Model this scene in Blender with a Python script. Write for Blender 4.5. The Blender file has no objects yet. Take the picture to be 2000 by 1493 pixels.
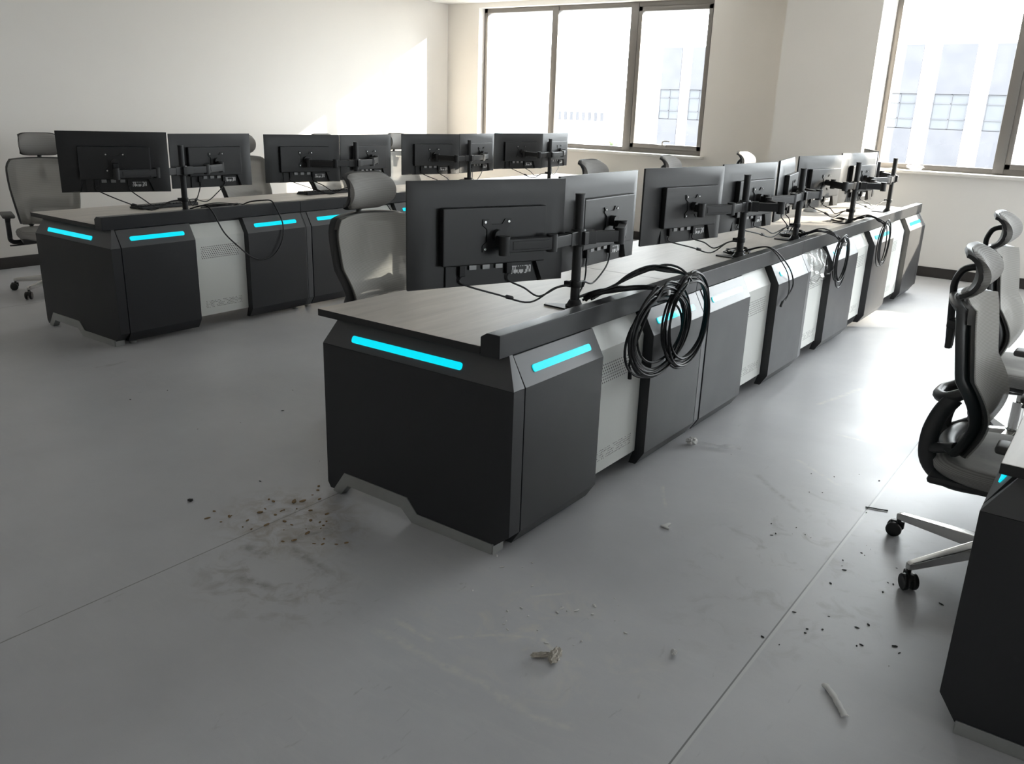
import bpy, bmesh, math, random
from mathutils import Vector as V, Matrix
R = math.radians
PI = math.pi
scene = bpy.context.scene
COL = scene.collection
random.seed(7)

# ------------------------------------------------------------------ materials
def newmat(name):
    m = bpy.data.materials.new(name); m.use_nodes = True
    nt = m.node_tree; nt.nodes.clear()
    out = nt.nodes.new('ShaderNodeOutputMaterial')
    return m, nt, out

def N(nt, typ, **kw):
    n = nt.nodes.new(typ)
    for k, v in kw.items():
        if k.startswith('_'):
            setattr(n, k[1:], v)
        else:
            n.inputs[k.replace('__', ' ')].default_value = v
    return n

def c4(c):
    return (c[0], c[1], c[2], 1.0)

def pbr(name, col, rough=.5, metal=0., spec=.5, noise=0., nscale=8., bump=0., bscale=200., rvar=0., coat=0.):
    m, nt, out = newmat(name)
    b = N(nt, 'ShaderNodeBsdfPrincipled', Roughness=rough, Metallic=metal)
    b.inputs['Base Color'].default_value = c4(col)
    b.inputs['Specular IOR Level'].default_value = spec
    if coat:
        b.inputs['Coat Weight'].default_value = coat
        b.inputs['Coat Roughness'].default_value = .12
    nt.links.new(b.outputs[0], out.inputs[0])
    tc = N(nt, 'ShaderNodeTexCoord')
    if noise or rvar:
        nz = N(nt, 'ShaderNodeTexNoise', Scale=nscale, Detail=5.)
        nt.links.new(tc.outputs['Object'], nz.inputs['Vector'])
        if noise:
            mx = N(nt, 'ShaderNodeMixRGB', _blend_type='MIX')
            mx.inputs['Color1'].default_value = c4([v * (1 - noise) for v in col])
            mx.inputs['Color2'].default_value = c4([min(1, v * (1 + noise)) for v in col])
            nt.links.new(nz.outputs[0], mx.inputs['Fac'])
            nt.links.new(mx.outputs[0], b.inputs['Base Color'])
        if rvar:
            mr = N(nt, 'ShaderNodeMapRange')
            mr.inputs['To Min'].default_value = max(0, rough - rvar)
            mr.inputs['To Max'].default_value = rough + rvar
            nt.links.new(nz.outputs[0], mr.inputs['Value'])
            nt.links.new(mr.outputs[0], b.inputs['Roughness'])
    if bump:
        nb = N(nt, 'ShaderNodeTexNoise', Scale=bscale, Detail=3.)
        nt.links.new(tc.outputs['Object'], nb.inputs['Vector'])
        bp = N(nt, 'ShaderNodeBump', Strength=bump, Distance=.002)
        nt.links.new(nb.outputs[0], bp.inputs['Height'])
        nt.links.new(bp.outputs[0], b.inputs['Normal'])
    return m

def M_(nt, op, a, b=None, c=None):
    n = nt.nodes.new('ShaderNodeMath'); n.operation = op
    for i, v in enumerate((a, b, c)):
        if v is None: continue
        if hasattr(v, 'links') or hasattr(v, 'is_output'):
            nt.links.new(v, n.inputs[i])
        else:
            n.inputs[i].default_value = v
    return n.outputs[0]

def wall_mat():
    return pbr('painted_plaster', (.79, .755, .71), rough=.75, spec=.3, noise=.03, nscale=1.3, bump=.08, bscale=60.)

def floor_mat():
    m, nt, out = newmat('grey_vinyl_floor')
    b = N(nt, 'ShaderNodeBsdfPrincipled', Roughness=.4)
    b.inputs['Specular IOR Level'].default_value = .75
    nt.links.new(b.outputs[0], out.inputs[0])
    tc = N(nt, 'ShaderNodeTexCoord')
    sep = N(nt, 'ShaderNodeSeparateXYZ'); nt.links.new(tc.outputs['Object'], sep.inputs[0])
    X, Y = sep.outputs[0], sep.outputs[1]
    def noise(scale, detail=4., rough=.55, vec=None, dist=0.):
        n = N(nt, 'ShaderNodeTexNoise', Scale=scale, Detail=detail, Roughness=rough, Distortion=dist)
        nt.links.new(vec or tc.outputs['Object'], n.inputs['Vector'])
        return n.outputs[0]
    def ramp(v, a, bb, lo=0., hi=1.):
        mr = N(nt, 'ShaderNodeMapRange'); mr.inputs['From Min'].default_value = a; mr.inputs['From Max'].default_value = bb
        mr.inputs['To Min'].default_value = lo; mr.inputs['To Max'].default_value = hi
        nt.links.new(v, mr.inputs['Value']); return mr.outputs[0]
    def mix(f, c1, c2):
        mx = N(nt, 'ShaderNodeMixRGB')
        if hasattr(f, 'is_output'): nt.links.new(f, mx.inputs['Fac'])
        else: mx.inputs['Fac'].default_value = f
        for k, c in (('Color1', c1), ('Color2', c2)):
            if hasattr(c, 'is_output'): nt.links.new(c, mx.inputs[k])
            else: mx.inputs[k].default_value = c4(c)
        return mx.outputs[0]
    base = mix(ramp(noise(1.3, 8., .6), .25, .75), (.51, .508, .526), (.63, .628, .644))
    base = mix(ramp(noise(420., 2.), .60, .72, 0, .3), base, (.42, .42, .43))         # fine speckle
    # dusty smears, brushed mostly across the aisles
    mp = N(nt, 'ShaderNodeMapping'); mp.inputs['Scale'].default_value = (1., 5., 1.); mp.inputs['Rotation'].default_value = (0, 0, R(-24))
    nt.links.new(tc.outputs['Object'], mp.inputs[0])
    smear = ramp(noise(4.5, 10., .68, mp.outputs[0], 1.6), .50, .85, 0, .6)
    zone = ramp(noise(.9, 3.), .38, .70)
    smear = M_(nt, 'MULTIPLY', smear, zone)
    base = mix(smear, base, (.70, .69, .67))
    # dark rubber scuffs
    mp2 = N(nt, 'ShaderNodeMapping'); mp2.inputs['Scale'].default_value = (4., 1., 1.); mp2.inputs['Rotation'].default_value = (0, 0, R(50))
    nt.links.new(tc.outputs['Object'], mp2.inputs[0])
    scuff = ramp(noise(5., 6., .6, mp2.outputs[0], 1.2), .66, .76, 0, .5)
    base = mix(M_(nt, 'MULTIPLY', scuff, ramp(noise(.8, 2.), .45, .6)), base, (.2, .195, .19))
    # brown sandy dirt by the near console corner
    def blob(cx, cy, rx, ry, thr0, thr1, sc, amt):
        dx = M_(nt, 'DIVIDE', M_(nt, 'SUBTRACT', X, cx), rx); dy = M_(nt, 'DIVIDE', M_(nt, 'SUBTRACT', Y, cy), ry)
        d2 = M_(nt, 'ADD', M_(nt, 'MULTIPLY', dx, dx), M_(nt, 'MULTIPLY', dy, dy))
        fall = ramp(d2, 0., 1., 1., 0.)
        n = ramp(noise(sc, 6., .65, None, 1.), thr0, thr1)
        return M_(nt, 'MULTIPLY', M_(nt, 'MULTIPLY', fall, n), amt)
    base = mix(blob(-.72, -.30, .36, .30, .42, .66, 14., .75), base, (.27, .22, .16))
    base = mix(blob(-.45, -.62, .40, .26, .50, .66, 9., .55), base, (.24, .215, .19))
    base = mix(blob(.38, -.32, .50, .35, .52, .70, 7., .55), base, (.74, .70, .62))
    base = mix(blob(.9, .7, .5, .9, .55, .68, 8., .6), base, (.36, .355, .35))
    # drag marks: pale plaster scratches and dark rubber streaks
    def streak(pts, w, col, amt, b):
        for (x0, y0), (x1, y1) in zip(pts, pts[1:]):
            ex, ey = x1 - x0, y1 - y0; L2 = ex * ex + ey * ey
            t = M_(nt, 'ADD', M_(nt, 'MULTIPLY', M_(nt, 'SUBTRACT', X, x0), ex / L2), M_(nt, 'MULTIPLY', M_(nt, 'SUBTRACT', Y, y0), ey / L2))
            t = M_(nt, 'MINIMUM', M_(nt, 'MAXIMUM', t, 0.), 1.)
            dx = M_(nt, 'SUBTRACT', M_(nt, 'SUBTRACT', X, x0), M_(nt, 'MULTIPLY', t, ex)); dy = M_(nt, 'SUBTRACT', M_(nt, 'SUBTRACT', Y, y0), M_(nt, 'MULTIPLY', t, ey))
            d = M_(nt, 'SQRT', M_(nt, 'ADD', M_(nt, 'MULTIPLY', dx, dx), M_(nt, 'MULTIPLY', dy, dy)))
            d = M_(nt, 'ADD', d, M_(nt, 'MULTIPLY', M_(nt, 'SUBTRACT', wob, .5), w * 1.6))
            f = M_(nt, 'MULTIPLY', ramp(d, 0., w, amt, 0.), ramp(grain, .35, .60))
            b = mix(f, b, col)
        return b
    wob = noise(9., 3.); grain = noise(30., 4.)
    pale, dark = (.74, .72, .66), (.17, .16, .15)
    base = streak([(.01, -.604), (.144, -.602), (.281, -.606), (.405, -.601), (.493, -.612), (.592, -.621), (.685, -.597)], .022, pale, .5, base)
    base = streak([(.266, -.156), (.335, -.08)], .010, pale, .8, base)
    base = streak([(.011, -.528), (.165, -.539)], .016, pale, .7, base)
    base = streak([(.204, -.491), (.314, -.386), (.424, -.33), (.488, -.358)], .012, pale, .8, base)
    base = streak([(.208, .887), (.255, .80), (.305, .717)], .012, pale, .6, base)
    base = streak([(.388, 2.42), (.487, 2.864)], .02, pale, .7, base)
    base = streak([(.615, 2.012), (.811, 2.004)], .02, pale, .7, base)
    base = streak([(.564, 1.548), (.796, 1.382)], .016, pale, .5, base)
    base = streak([(-.695, -.536), (-.612, -.514)], .03, dark, .7, base)
    base = streak([(-.573, -.435), (-.347, -.473)], .028, dark, .55, base)
    base = streak([(-.603, -.363), (-.576, -.265)], .035, dark, .55, base)
    base = streak([(-.535, -.668), (-.415, -.651)], .028, dark, .6, base)
    base = streak([(.481, 1.255), (.739, 1.021)], .02, dark, .35, base)
    # welded seams
    def seam(x0, w):
        d = M_(nt, 'ABSOLUTE', M_(nt, 'SUBTRACT', X, x0))
        return ramp(d, w * .6, w, 1., 0.)
    base = mix(seam(.955, .006), base, (.66, .66, .66))
    base = mix(M_(nt, 'MULTIPLY', seam(.948, .003), .8), base, (.10, .10, .10))
    base = mix(M_(nt, 'MULTIPLY', seam(-.775, .003), .9), base, (.24, .235, .23))
    base = mix(M_(nt, 'MULTIPLY', seam(-4.9, .004), .9), base, (.24, .235, .23))
    nt.links.new(base, b.inputs['Base Color'])
    rg = M_(nt, 'ADD', ramp(noise(2.3, 6.), .3, .7, .34, .44), M_(nt, 'MULTIPLY', smear, .2))
    nt.links.new(rg, b.inputs['Roughness'])
    bp = N(nt, 'ShaderNodeBump', Strength=.12, Distance=.004)
    nt.links.new(noise(6., 4.), bp.inputs['Height']); nt.links.new(bp.outputs[0], b.inputs['Normal'])
    return m

def desk_mat():
    m, nt, out = newmat('grey_oak_laminate')
    b = N(nt, 'ShaderNodeBsdfPrincipled', Roughness=.47)
    b.inputs['Specular IOR Level'].default_value = .75
    nt.links.new(b.outputs[0], out.inputs[0])
    tc = N(nt, 'ShaderNodeTexCoord')
    mp = N(nt, 'ShaderNodeMapping'); mp.inputs['Scale'].default_value = (9., .9, 1.)
    nt.links.new(tc.outputs['Object'], mp.inputs[0])
    nz = N(nt, 'ShaderNodeTexNoise', Scale=2.2, Detail=7., Roughness=.6, Distortion=.7)
    nt.links.new(mp.outputs[0], nz.inputs['Vector'])
    cr = N(nt, 'ShaderNodeValToRGB')
    cr.color_ramp.elements[0].position = .3; cr.color_ramp.elements[0].color = (.56, .515, .465, 1)
    cr.color_ramp.elements[1].position = .72; cr.color_ramp.elements[1].color = (.72, .665, .605, 1)
    nt.links.new(nz.outputs[0], cr.inputs[0]); nt.links.new(cr.outputs[0], b.inputs['Base Color'])
    return m

def vent_mat():
    """off-white powder coat with a punched block of round holes high up and a punched pattern low down"""
    m, nt, out = newmat('perforated_white_steel')
    b = N(nt, 'ShaderNodeBsdfPrincipled', Roughness=.42)
    nt.links.new(b.outputs[0], out.inputs[0])
    tc = N(nt, 'ShaderNodeTexCoord')
    sep = N(nt, 'ShaderNodeSeparateXYZ'); nt.links.new(tc.outputs['Object'], sep.inputs[0])
    Yc, Zc = sep.outputs[1], sep.outputs[2]            # mesh origin: panel's own near edge, floor level
    def dots(px, pz, r, y0, y1, z0, z1, stagger=True, gate=None):
        zr = M_(nt, 'DIVIDE', M_(nt, 'SUBTRACT', Zc, z0), pz)
        row = M_(nt, 'FLOOR', zr)
        yo = M_(nt, 'DIVIDE', M_(nt, 'SUBTRACT', Yc, y0), px)
        if stagger:
            yo = M_(nt, 'ADD', yo, M_(nt, 'MULTIPLY', M_(nt, 'MODULO', row, 2.), .5))
        fy = M_(nt, 'MULTIPLY', M_(nt, 'SUBTRACT', M_(nt, 'FRACT', yo), .5), px)
        fz = M_(nt, 'MULTIPLY', M_(nt, 'SUBTRACT', M_(nt, 'FRACT', zr), .5), pz)
        d2 = M_(nt, 'ADD', M_(nt, 'MULTIPLY', fy, fy), M_(nt, 'MULTIPLY', fz, fz))
        f = M_(nt, 'LESS_THAN', d2, r * r)
        for s, lim in ((Yc, (y0, y1)), (Zc, (z0, z1))):
            f = M_(nt, 'MULTIPLY', f, M_(nt, 'GREATER_THAN', s, lim[0]))
            f = M_(nt, 'MULTIPLY', f, M_(nt, 'LESS_THAN', s, lim[1]))
        if gate is not None: f = M_(nt, 'MULTIPLY', f, gate)
        return f
    top = dots(.0158, .0123, .0036, .062, .355, .472, .558)
    nz = N(nt, 'ShaderNodeTexNoise', Scale=38., Detail=1.); nt.links.new(tc.outputs['Object'], nz.inputs['Vector'])
    low = dots(.0112, .0102, .0027, .07, .36, .140, .188, True, M_(nt, 'GREATER_THAN', nz.outputs[0], .46))
    f = M_(nt, 'MAXIMUM', top, low)
    mx = N(nt, 'ShaderNodeMixRGB'); mx.inputs['Color1'].default_value = (.72, .73, .70, 1); mx.inputs['Color2'].default_value = (.02, .02, .02, 1)
    nt.links.new(f, mx.inputs['Fac']); nt.links.new(mx.outputs[0], b.inputs['Base Color'])
    return m

def mesh_fabric(name, col, alpha, scale=900.):
    m, nt, out = newmat(name)
    d = N(nt, 'ShaderNodeBsdfPrincipled', Roughness=.8)
    d.inputs['Specular IOR Level'].default_value = .25
    tc = N(nt, 'ShaderNodeTexCoord')
    w = N(nt, 'ShaderNodeTexWave', Scale=scale / 14., Distortion=.6); w.bands_direction = 'Z'
    nt.links.new(tc.outputs['Object'], w.inputs['Vector'])
    mx = N(nt, 'ShaderNodeMixRGB'); mx.inputs['Color1'].default_value = c4([v * .78 for v in col]); mx.inputs['Color2'].default_value = c4([v * 1.15 for v in col])
    nt.links.new(w.outputs['Fac'], mx.inputs['Fac']); nt.links.new(mx.outputs[0], d.inputs['Base Color'])
    if alpha < 1:
        t = N(nt, 'ShaderNodeBsdfTransparent')
        mm = N(nt, 'ShaderNodeMixShader', Fac=alpha)
        nt.links.new(t.outputs[0], mm.inputs[1]); nt.links.new(d.outputs[0], mm.inputs[2])
        nt.links.new(mm.outputs[0], out.inputs[0])
    else:
        nt.links.new(d.outputs[0], out.inputs[0])
    return m

def glass_mat(name, tint=(.97, .985, .98), dirt=.004):
    m, nt, out = newmat(name)
    t = N(nt, 'ShaderNodeBsdfTransparent'); t.inputs[0].default_value = c4(tint)
    g = N(nt, 'ShaderNodeBsdfGlossy', Roughness=.02)
    lw = N(nt, 'ShaderNodeLayerWeight')
    fr = M_(nt, 'ADD', M_(nt, 'MULTIPLY', M_(nt, 'POWER', lw.outputs['Facing'], 4.), .55), .03)
    mx = N(nt, 'ShaderNodeMixShader')
    nt.links.new(fr, mx.inputs[0]); nt.links.new(t.outputs[0], mx.inputs[1]); nt.links.new(g.outputs[0], mx.inputs[2])
    d = N(nt, 'ShaderNodeBsdfTranslucent'); d.inputs[0].default_value = (.8, .8, .8, 1)
    tc = N(nt, 'ShaderNodeTexCoord'); nz = N(nt, 'ShaderNodeTexNoise', Scale=5., Detail=6.)
    nt.links.new(tc.outputs['Object'], nz.inputs['Vector'])
    mr = N(nt, 'ShaderNodeMapRange'); mr.inputs['From Min'].default_value = .4; mr.inputs['From Max'].default_value = .75
    mr.inputs['To Max'].default_value = dirt * 2
    nt.links.new(nz.outputs[0], mr.inputs['Value'])
    m2 = N(nt, 'ShaderNodeMixShader'); nt.links.new(mr.outputs[0], m2.inputs[0]); nt.links.new(mx.outputs[0], m2.inputs[1]); nt.links.new(d.outputs[0], m2.inputs[2])
    nt.links.new(m2.outputs[0], out.inputs[0])
    return m

def emis(name, col, s):
    m, nt, out = newmat(name)
    b = N(nt, 'ShaderNodeBsdfPrincipled', Roughness=.2)
    b.inputs['Base Color'].default_value = c4((.0, .06, .07)); b.inputs['Specular IOR Level'].default_value = .35
    b.inputs['Emission Color'].default_value = c4(col); b.inputs['Emission Strength'].default_value = s
    nt.links.new(b.outputs[0], out.inputs[0]); return m

def label_mat():
    """small rating label: rows of white print and a bar code on black"""
    m, nt, out = newmat('printed_label')
    b = N(nt, 'ShaderNodeBsdfPrincipled', Roughness=.5); nt.links.new(b.outputs[0], out.inputs[0])
    tc = N(nt, 'ShaderNodeTexCoord')
    mp = N(nt, 'ShaderNodeMapping'); mp.inputs['Scale'].default_value = (210., 1., 90.)
    nt.links.new(tc.outputs['Object'], mp.inputs[0])
    v = N(nt, 'ShaderNodeTexWhiteNoise', _noise_dimensions='3D')
    sn = N(nt, 'ShaderNodeVectorMath', _operation='FLOOR'); nt.links.new(mp.outputs[0], sn.inputs[0]); nt.links.new(sn.outputs[0], v.inputs[0])
    f = M_(nt, 'GREATER_THAN', v.outputs['Value'], .5)
    mx = N(nt, 'ShaderNodeMixRGB'); mx.inputs['Color1'].default_value = (.03, .03, .03, 1); mx.inputs['Color2'].default_value = (.6, .6, .6, 1)
    nt.links.new(f, mx.inputs['Fac']); nt.links.new(mx.outputs[0], b.inputs['Base Color']); return m

MT = dict(
    wall=wall_mat(), floor=floor_mat(), desk=desk_mat(), vent=vent_mat(),
    ceil=pbr('ceiling_white', (.82, .81, .79), .8),
    black=pbr('black_console_paint', (.0105, .011, .0135), .44, spec=.62, noise=.12, nscale=5., rvar=.06),
    paler_grey=pbr('paler_console_grey', (.095, .096, .10), .36, metal=.15, spec=.5, noise=.06, nscale=9., rvar=.05),  # paler than the black panels; used on bevels and posts
    ledge=pbr('charcoal_ledge_paint', (.022, .0225, .025), .34, metal=.1, spec=.5, noise=.08, nscale=6., rvar=.05),
    edge=pbr('black_edge_band', (.014, .014, .015), .45),
    dark=pbr('black_cabinet_steel', (.012, .012, .013), .5),  # plain black of the cabinets and under-frames
    alu=pbr('brushed_aluminium', (.46, .47, .46), .34, metal=.8, noise=.06, nscale=30.),
    mon=pbr('monitor_black_plastic', (.011, .011, .012), .40, spec=.45, bump=.15, bscale=900.),
    screen=pbr('screen_glass', (.008, .008, .01), .12),
    steel=pbr('black_coated_steel', (.013, .013, .014), .46, spec=.4, noise=.1, nscale=20.),
    screw=pbr('zinc_screw', (.6, .6, .6), .25, metal=.9),
    cable=pbr('black_cable_sheath', (.010, .010, .011), .45, spec=.35),
    tie=pbr('white_cable_tie', (.75, .75, .74), .5),
    led=emis('cyan_light_strip', (0., .82, 1.), .62),
    frame=pbr('bronze_window_frame', (.20, .185, .172), .42, metal=.35),
    sill=pbr('stone_sill', (.68, .655, .62), .45, noise=.06, nscale=20.),
    base=pbr('dark_skirting', (.030, .026, .024), .45),
    glass=glass_mat('window_glass'),
    film=glass_mat('clear_plastic_film', (.96, .96, .96), .25),
    cmesh=mesh_fabric('grey_chair_mesh', (.50, .485, .455), .70),
    cpad=mesh_fabric('grey_seat_fabric', (.36, .35, .335), 1.0),
    cplastic=pbr('charcoal_chair_plastic', (.035, .035, .036), .42, bump=.1, bscale=700.),
    cgrey=pbr('smoke_grey_chair_plastic', (.075, .072, .068), .5),
    rubber=pbr('caster_black', (.012, .012, .012), .35),
    chrome=pbr('polished_aluminium', (.62, .61, .59), .22, metal=1.0),
    paper=pbr('white_scrap', (.72, .71, .69), .6, noise=.08, nscale=60.),
    plaster=pbr('plaster_crumb', (.50, .46, .40), .9, noise=.3, nscale=90.),
    brown=pbr('brown_crumb', (.26, .17, .085), .9, noise=.3, nscale=60.),
    darkbit=pbr('dark_crumb', (.03, .03, .03), .8),
    white_wall=pbr('facade_white_stone', (.6, .6, .6), .9, spec=.05),
    band=pbr('facade_grey_louvre', (.088, .088, .096), .9, spec=.05),
    bglass=pbr('facade_glass', (.094, .098, .104), .9, spec=.05),
    leaf=pbr('tree_foliage', (.14, .18, .09), .9, noise=.5, nscale=2.),
    ground=pbr('outside_ground', (.13, .13, .125), .9),
    label=label_mat(), port=pbr('port_metal', (.25, .25, .25), .35, metal=.6),
    silver=pbr('silver_mouse', (.45, .45, .45), .35),
)

# ------------------------------------------------------------------ mesh helpers
class MB:
    def __init__(s): s.bm = bmesh.new()
    def _mark(s): return set(s.bm.faces)
    def _new(s, old, mat):
        fs = [f for f in s.bm.faces if f not in old]
        for f in fs: f.material_index = mat
        return fs
    def box(s, c, d, bev=0., mat=0, M=None, seg=2):
        old = s._mark()
        r = bmesh.ops.create_cube(s.bm, size=1.)
        T = Matrix.Translation(V(c)) @ Matrix.Diagonal((d[0], d[1], d[2], 1))
        if M is not None: T = M @ T
        bmesh.ops.transform(s.bm, matrix=T, verts=r['verts'])
        if bev:
            es = {e for v in r['verts'] for e in v.link_edges}
            bmesh.ops.bevel(s.bm, geom=list(es), offset=bev, segments=seg, affect='EDGES', profile=.5)
        s._new(old, mat); return s
    def prism(s, pts, lo, hi, plane='xz', mat=0, bev=0.):
        """2-D outline extruded along the missing axis"""
        old = s._mark()
        def P(a, b, t):
            return {'xz': (a, t, b), 'yz': (t, a, b), 'xy': (a, b, t)}[plane]
        A = [s.bm.verts.new(P(a, b, lo)) for a, b in pts]; B = [s.bm.verts.new(P(a, b, hi)) for a, b in pts]
        n = len(pts); fs = [s.bm.faces.new(A), s.bm.faces.new(B[::-1])]
        for i in range(n):
            fs.append(s.bm.faces.new((A[i], B[i], B[(i + 1) % n], A[(i + 1) % n])))
        bmesh.ops.recalc_face_normals(s.bm, faces=fs)
        if bev:
            es = {e for f in fs for e in f.edges}
            bmesh.ops.bevel(s.bm, geom=list(es), offset=bev, segments=2, affect='EDGES', profile=.5)
        s._new(old, mat); return s
    def hull(s, pts, mat=0, bev=0.):
        old = s._mark()
        vs = [s.bm.verts.new(p) for p in pts]
        r = bmesh.ops.convex_hull(s.bm, input=vs)
        junk = [g for g in r['geom_interior'] if isinstance(g, bmesh.types.BMVert)] + [g for g in r['geom_unused'] if isinstance(g, bmesh.types.BMVert)]
        bmesh.ops.delete(s.bm, geom=list(set(junk)), context='VERTS')
        fs = [f for f in s.bm.faces if f not in old]
        bmesh.ops.dissolve_limit(s.bm, angle_limit=R(1), verts=list({v for f in fs for v in f.verts}), edges=list({e for f in fs for e in f.edges}))
        fs = [f for f in s.bm.faces if f not in old]
        bmesh.ops.recalc_face_normals(s.bm, faces=fs)
        if bev:
            es = {e for f in fs for e in f.edges}
            bmesh.ops.bevel(s.bm, geom=list(es), offset=bev, segments=2, affect='EDGES', profile=.5)
        s._new(old, mat); return s
    def tube(s, path, r, n=8, mat=0, closed=False, flat=1.):
        """r: number or list; flat squashes the section along the second frame axis"""
        old = s._mark()
        P = [V(p) for p in path]; m = len(P)
        rs = r if isinstance(r, (list, tuple)) else [r] * m
        t0 = (P[1] - P[0]).normalized()
        up = V((0, 0, 1)) if abs(t0.z) < .9 else V((0, 1, 0))
        a = t0.cross(up).normalized(); rings = []
        for i in range(m):
            if closed: t = P[(i + 1) % m] - P[i - 1]
            else: t = P[min(i + 1, m - 1)] - P[max(i - 1, 0)]
            t.normalize()
            a = (a - t * a.dot(t)).normalized(); b = t.cross(a)
            rings.append([s.bm.verts.new(P[i] + (a * math.cos(k * 2 * PI / n) + b * math.sin(k * 2 * PI / n) * flat) * rs[i]) for k in range(n)])
        last = m if closed else m - 1
        for i in range(last):
            A, B = rings[i], rings[(i + 1) % m]
            for k in range(n):
                s.bm.faces.new((A[k], A[(k + 1) % n], B[(k + 1) % n], B[k]))
        if not closed:
            s.bm.faces.new(rings[0][::-1]); s.bm.faces.new(rings[-1])
        fs = [f for f in s.bm.faces if f not in old]
        bmesh.ops.recalc_face_normals(s.bm, faces=fs)
        s._new(old, mat); return s
    def cyl(s, p0, p1, r, n=20, mat=0, r2=None):
        return s.tube([p0, p1], [r, r if r2 is None else r2], n, mat)
    def lathe(s, prof, n=24, M=None, mat=0):
        """prof: list of (radius, height) about z"""
        old = s._mark(); M = M or Matrix(); rings = []
        for r, z in prof:
            rings.append([s.bm.verts.new(M @ V((r * math.cos(k * 2 * PI / n), r * math.sin(k * 2 * PI / n), z))) for k in range(n)])
        for A, B in zip(rings, rings[1:]):
            for k in range(n): s.bm.faces.new((A[k], A[(k + 1) % n], B[(k + 1) % n], B[k]))
        s.bm.faces.new(rings[0][::-1]); s.bm.faces.new(rings[-1])
        fs = [f for f in s.bm.faces if f not in old]; bmesh.ops.recalc_face_normals(s.bm, faces=fs)
        s._new(old, mat); return s
    def grid(s, fn, nu, nv, thick=0., mat=0):
        """fn(u,v)->(front point); thick shifts a second skin along the local normal"""
        old = s._mark()
        G = [[V(fn(i / nu, j / nv)) for i in range(nu + 1)] for j in range(nv + 1)]
        F = [[s.bm.verts.new(p) for p in row] for row in G]
        for j in range(nv):
            for i in range(nu): s.bm.faces.new((F[j][i], F[j][i + 1], F[j + 1][i + 1], F[j + 1][i]))
        if thick:
            Bk = []
            for j in range(nv + 1):
                row = []
                for i in range(nu + 1):
                    du = G[j][min(i + 1, nu)] - G[j][max(i - 1, 0)]; dv = G[min(j + 1, nv)][i] - G[max(j - 1, 0)][i]
                    nn = du.cross(dv)
                    nn = nn.normalized() if nn.length > 1e-9 else V((1, 0, 0))
                    row.append(s.bm.verts.new(G[j][i] - nn * thick))
                Bk.append(row)
            for j in range(nv):
                for i in range(nu): s.bm.faces.new((Bk[j][i], Bk[j + 1][i], Bk[j + 1][i + 1], Bk[j][i + 1]))
            for j in range(nv):
                for i in (0, nu): s.bm.faces.new((F[j][i], F[j + 1][i], Bk[j + 1][i], Bk[j][i]))
            for i in range(nu):
                for j in (0, nv): s.bm.faces.new((F[j][i], F[j][i + 1], Bk[j][i + 1], Bk[j][i]))
        fs = [f for f in s.bm.faces if f not in old]; bmesh.ops.recalc_face_normals(s.bm, faces=fs)
        s._new(old, mat); return s
    def build(s, name, mats, parent=None, smooth=35, loc=None, paint=None):
        me = bpy.data.meshes.new(name)
        if paint:
            for f in s.bm.faces: f.material_index = paint(f)
        s.bm.to_mesh(me); s.bm.free()
        for m in (mats if isinstance(mats, (list, tuple)) else [mats]): me.materials.append(m)
        if smooth:
            me.polygons.foreach_set('use_smooth', [True] * len(me.polygons))
            me.set_sharp_from_angle(angle=R(smooth))
        o = bpy.data.objects.new(name, me); COL.objects.link(o)
        if smooth in (25, 30):
            wn = o.modifiers.new('weighted', 'WEIGHTED_NORMAL'); wn.keep_sharp = True; wn.weight = 80
        if parent is not None: o.parent = parent
        if loc is not None: o.location = loc
        return o

def tag(o, label=None, cat=None, group=None, kind=None):
    if label: o['label'] = label
    if cat: o['category'] = cat
    if group: o['group'] = group
    if kind: o['kind'] = kind
    return o

def thing(name, label, cat, loc=(0, 0, 0), rz=0., group=None):
    o = bpy.data.objects.new(name, None); COL.objects.link(o)
    o.empty_display_size = .1
    o.location = loc; o.rotation_euler = (0, 0, rz)
    return tag(o, label, cat, group)

def kids(o): return list(o.children)

def copy_tree(o, parent=None):
    c = o.copy(); COL.objects.link(c)
    if parent is not None: c.parent = parent
    for ch in kids(o): copy_tree(ch, c)
    return c

def smooth_path(pts, k=6):
    P = [V(p) for p in pts]; out = []
    for i in range(len(P) - 1):
        p0, p1, p2, p3 = P[max(i - 1, 0)], P[i], P[i + 1], P[min(i + 2, len(P) - 1)]
        for j in range(k):
            t = j / k
            out.append(.5 * ((2 * p1) + (p2 - p0) * t + (2 * p0 - 5 * p1 + 4 * p2 - p3) * t * t + (3 * p1 - p0 - 3 * p2 + p3) * t ** 3))
    out.append(P[-1]); return out

# ------------------------------------------------------------------ room shell
XW, YW, H = -6.36, 7.20, 2.76
XE, YB = 8.5, -6.0

def struct(o): return tag(o, kind='structure')

mb = MB(); mb.box(((XW + XE) / 2, (YW + YB) / 2, -.1), (XE - XW + .8, YW - YB + .8, .2)); struct(mb.build('floor', MT['floor'], smooth=0))
mb = MB(); mb.box(((XW + XE) / 2, (YW + YB) / 2, H + .1), (XE - XW + .8, YW - YB + .8, .2)); struct(mb.build('ceiling', MT['ceil'], smooth=0))
mb = MB(); mb.box((XW - .15, (YW + YB) / 2, H / 2), (.3, YW - YB + .8, H)); struct(mb.build('wall_left', MT['wall'], smooth=0))
mb = MB(); mb.box(((XW + XE) / 2, YB - .15, H / 2), (XE - XW, .3, H)); struct(mb.build('wall_back', MT['wall'], smooth=0))

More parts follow.
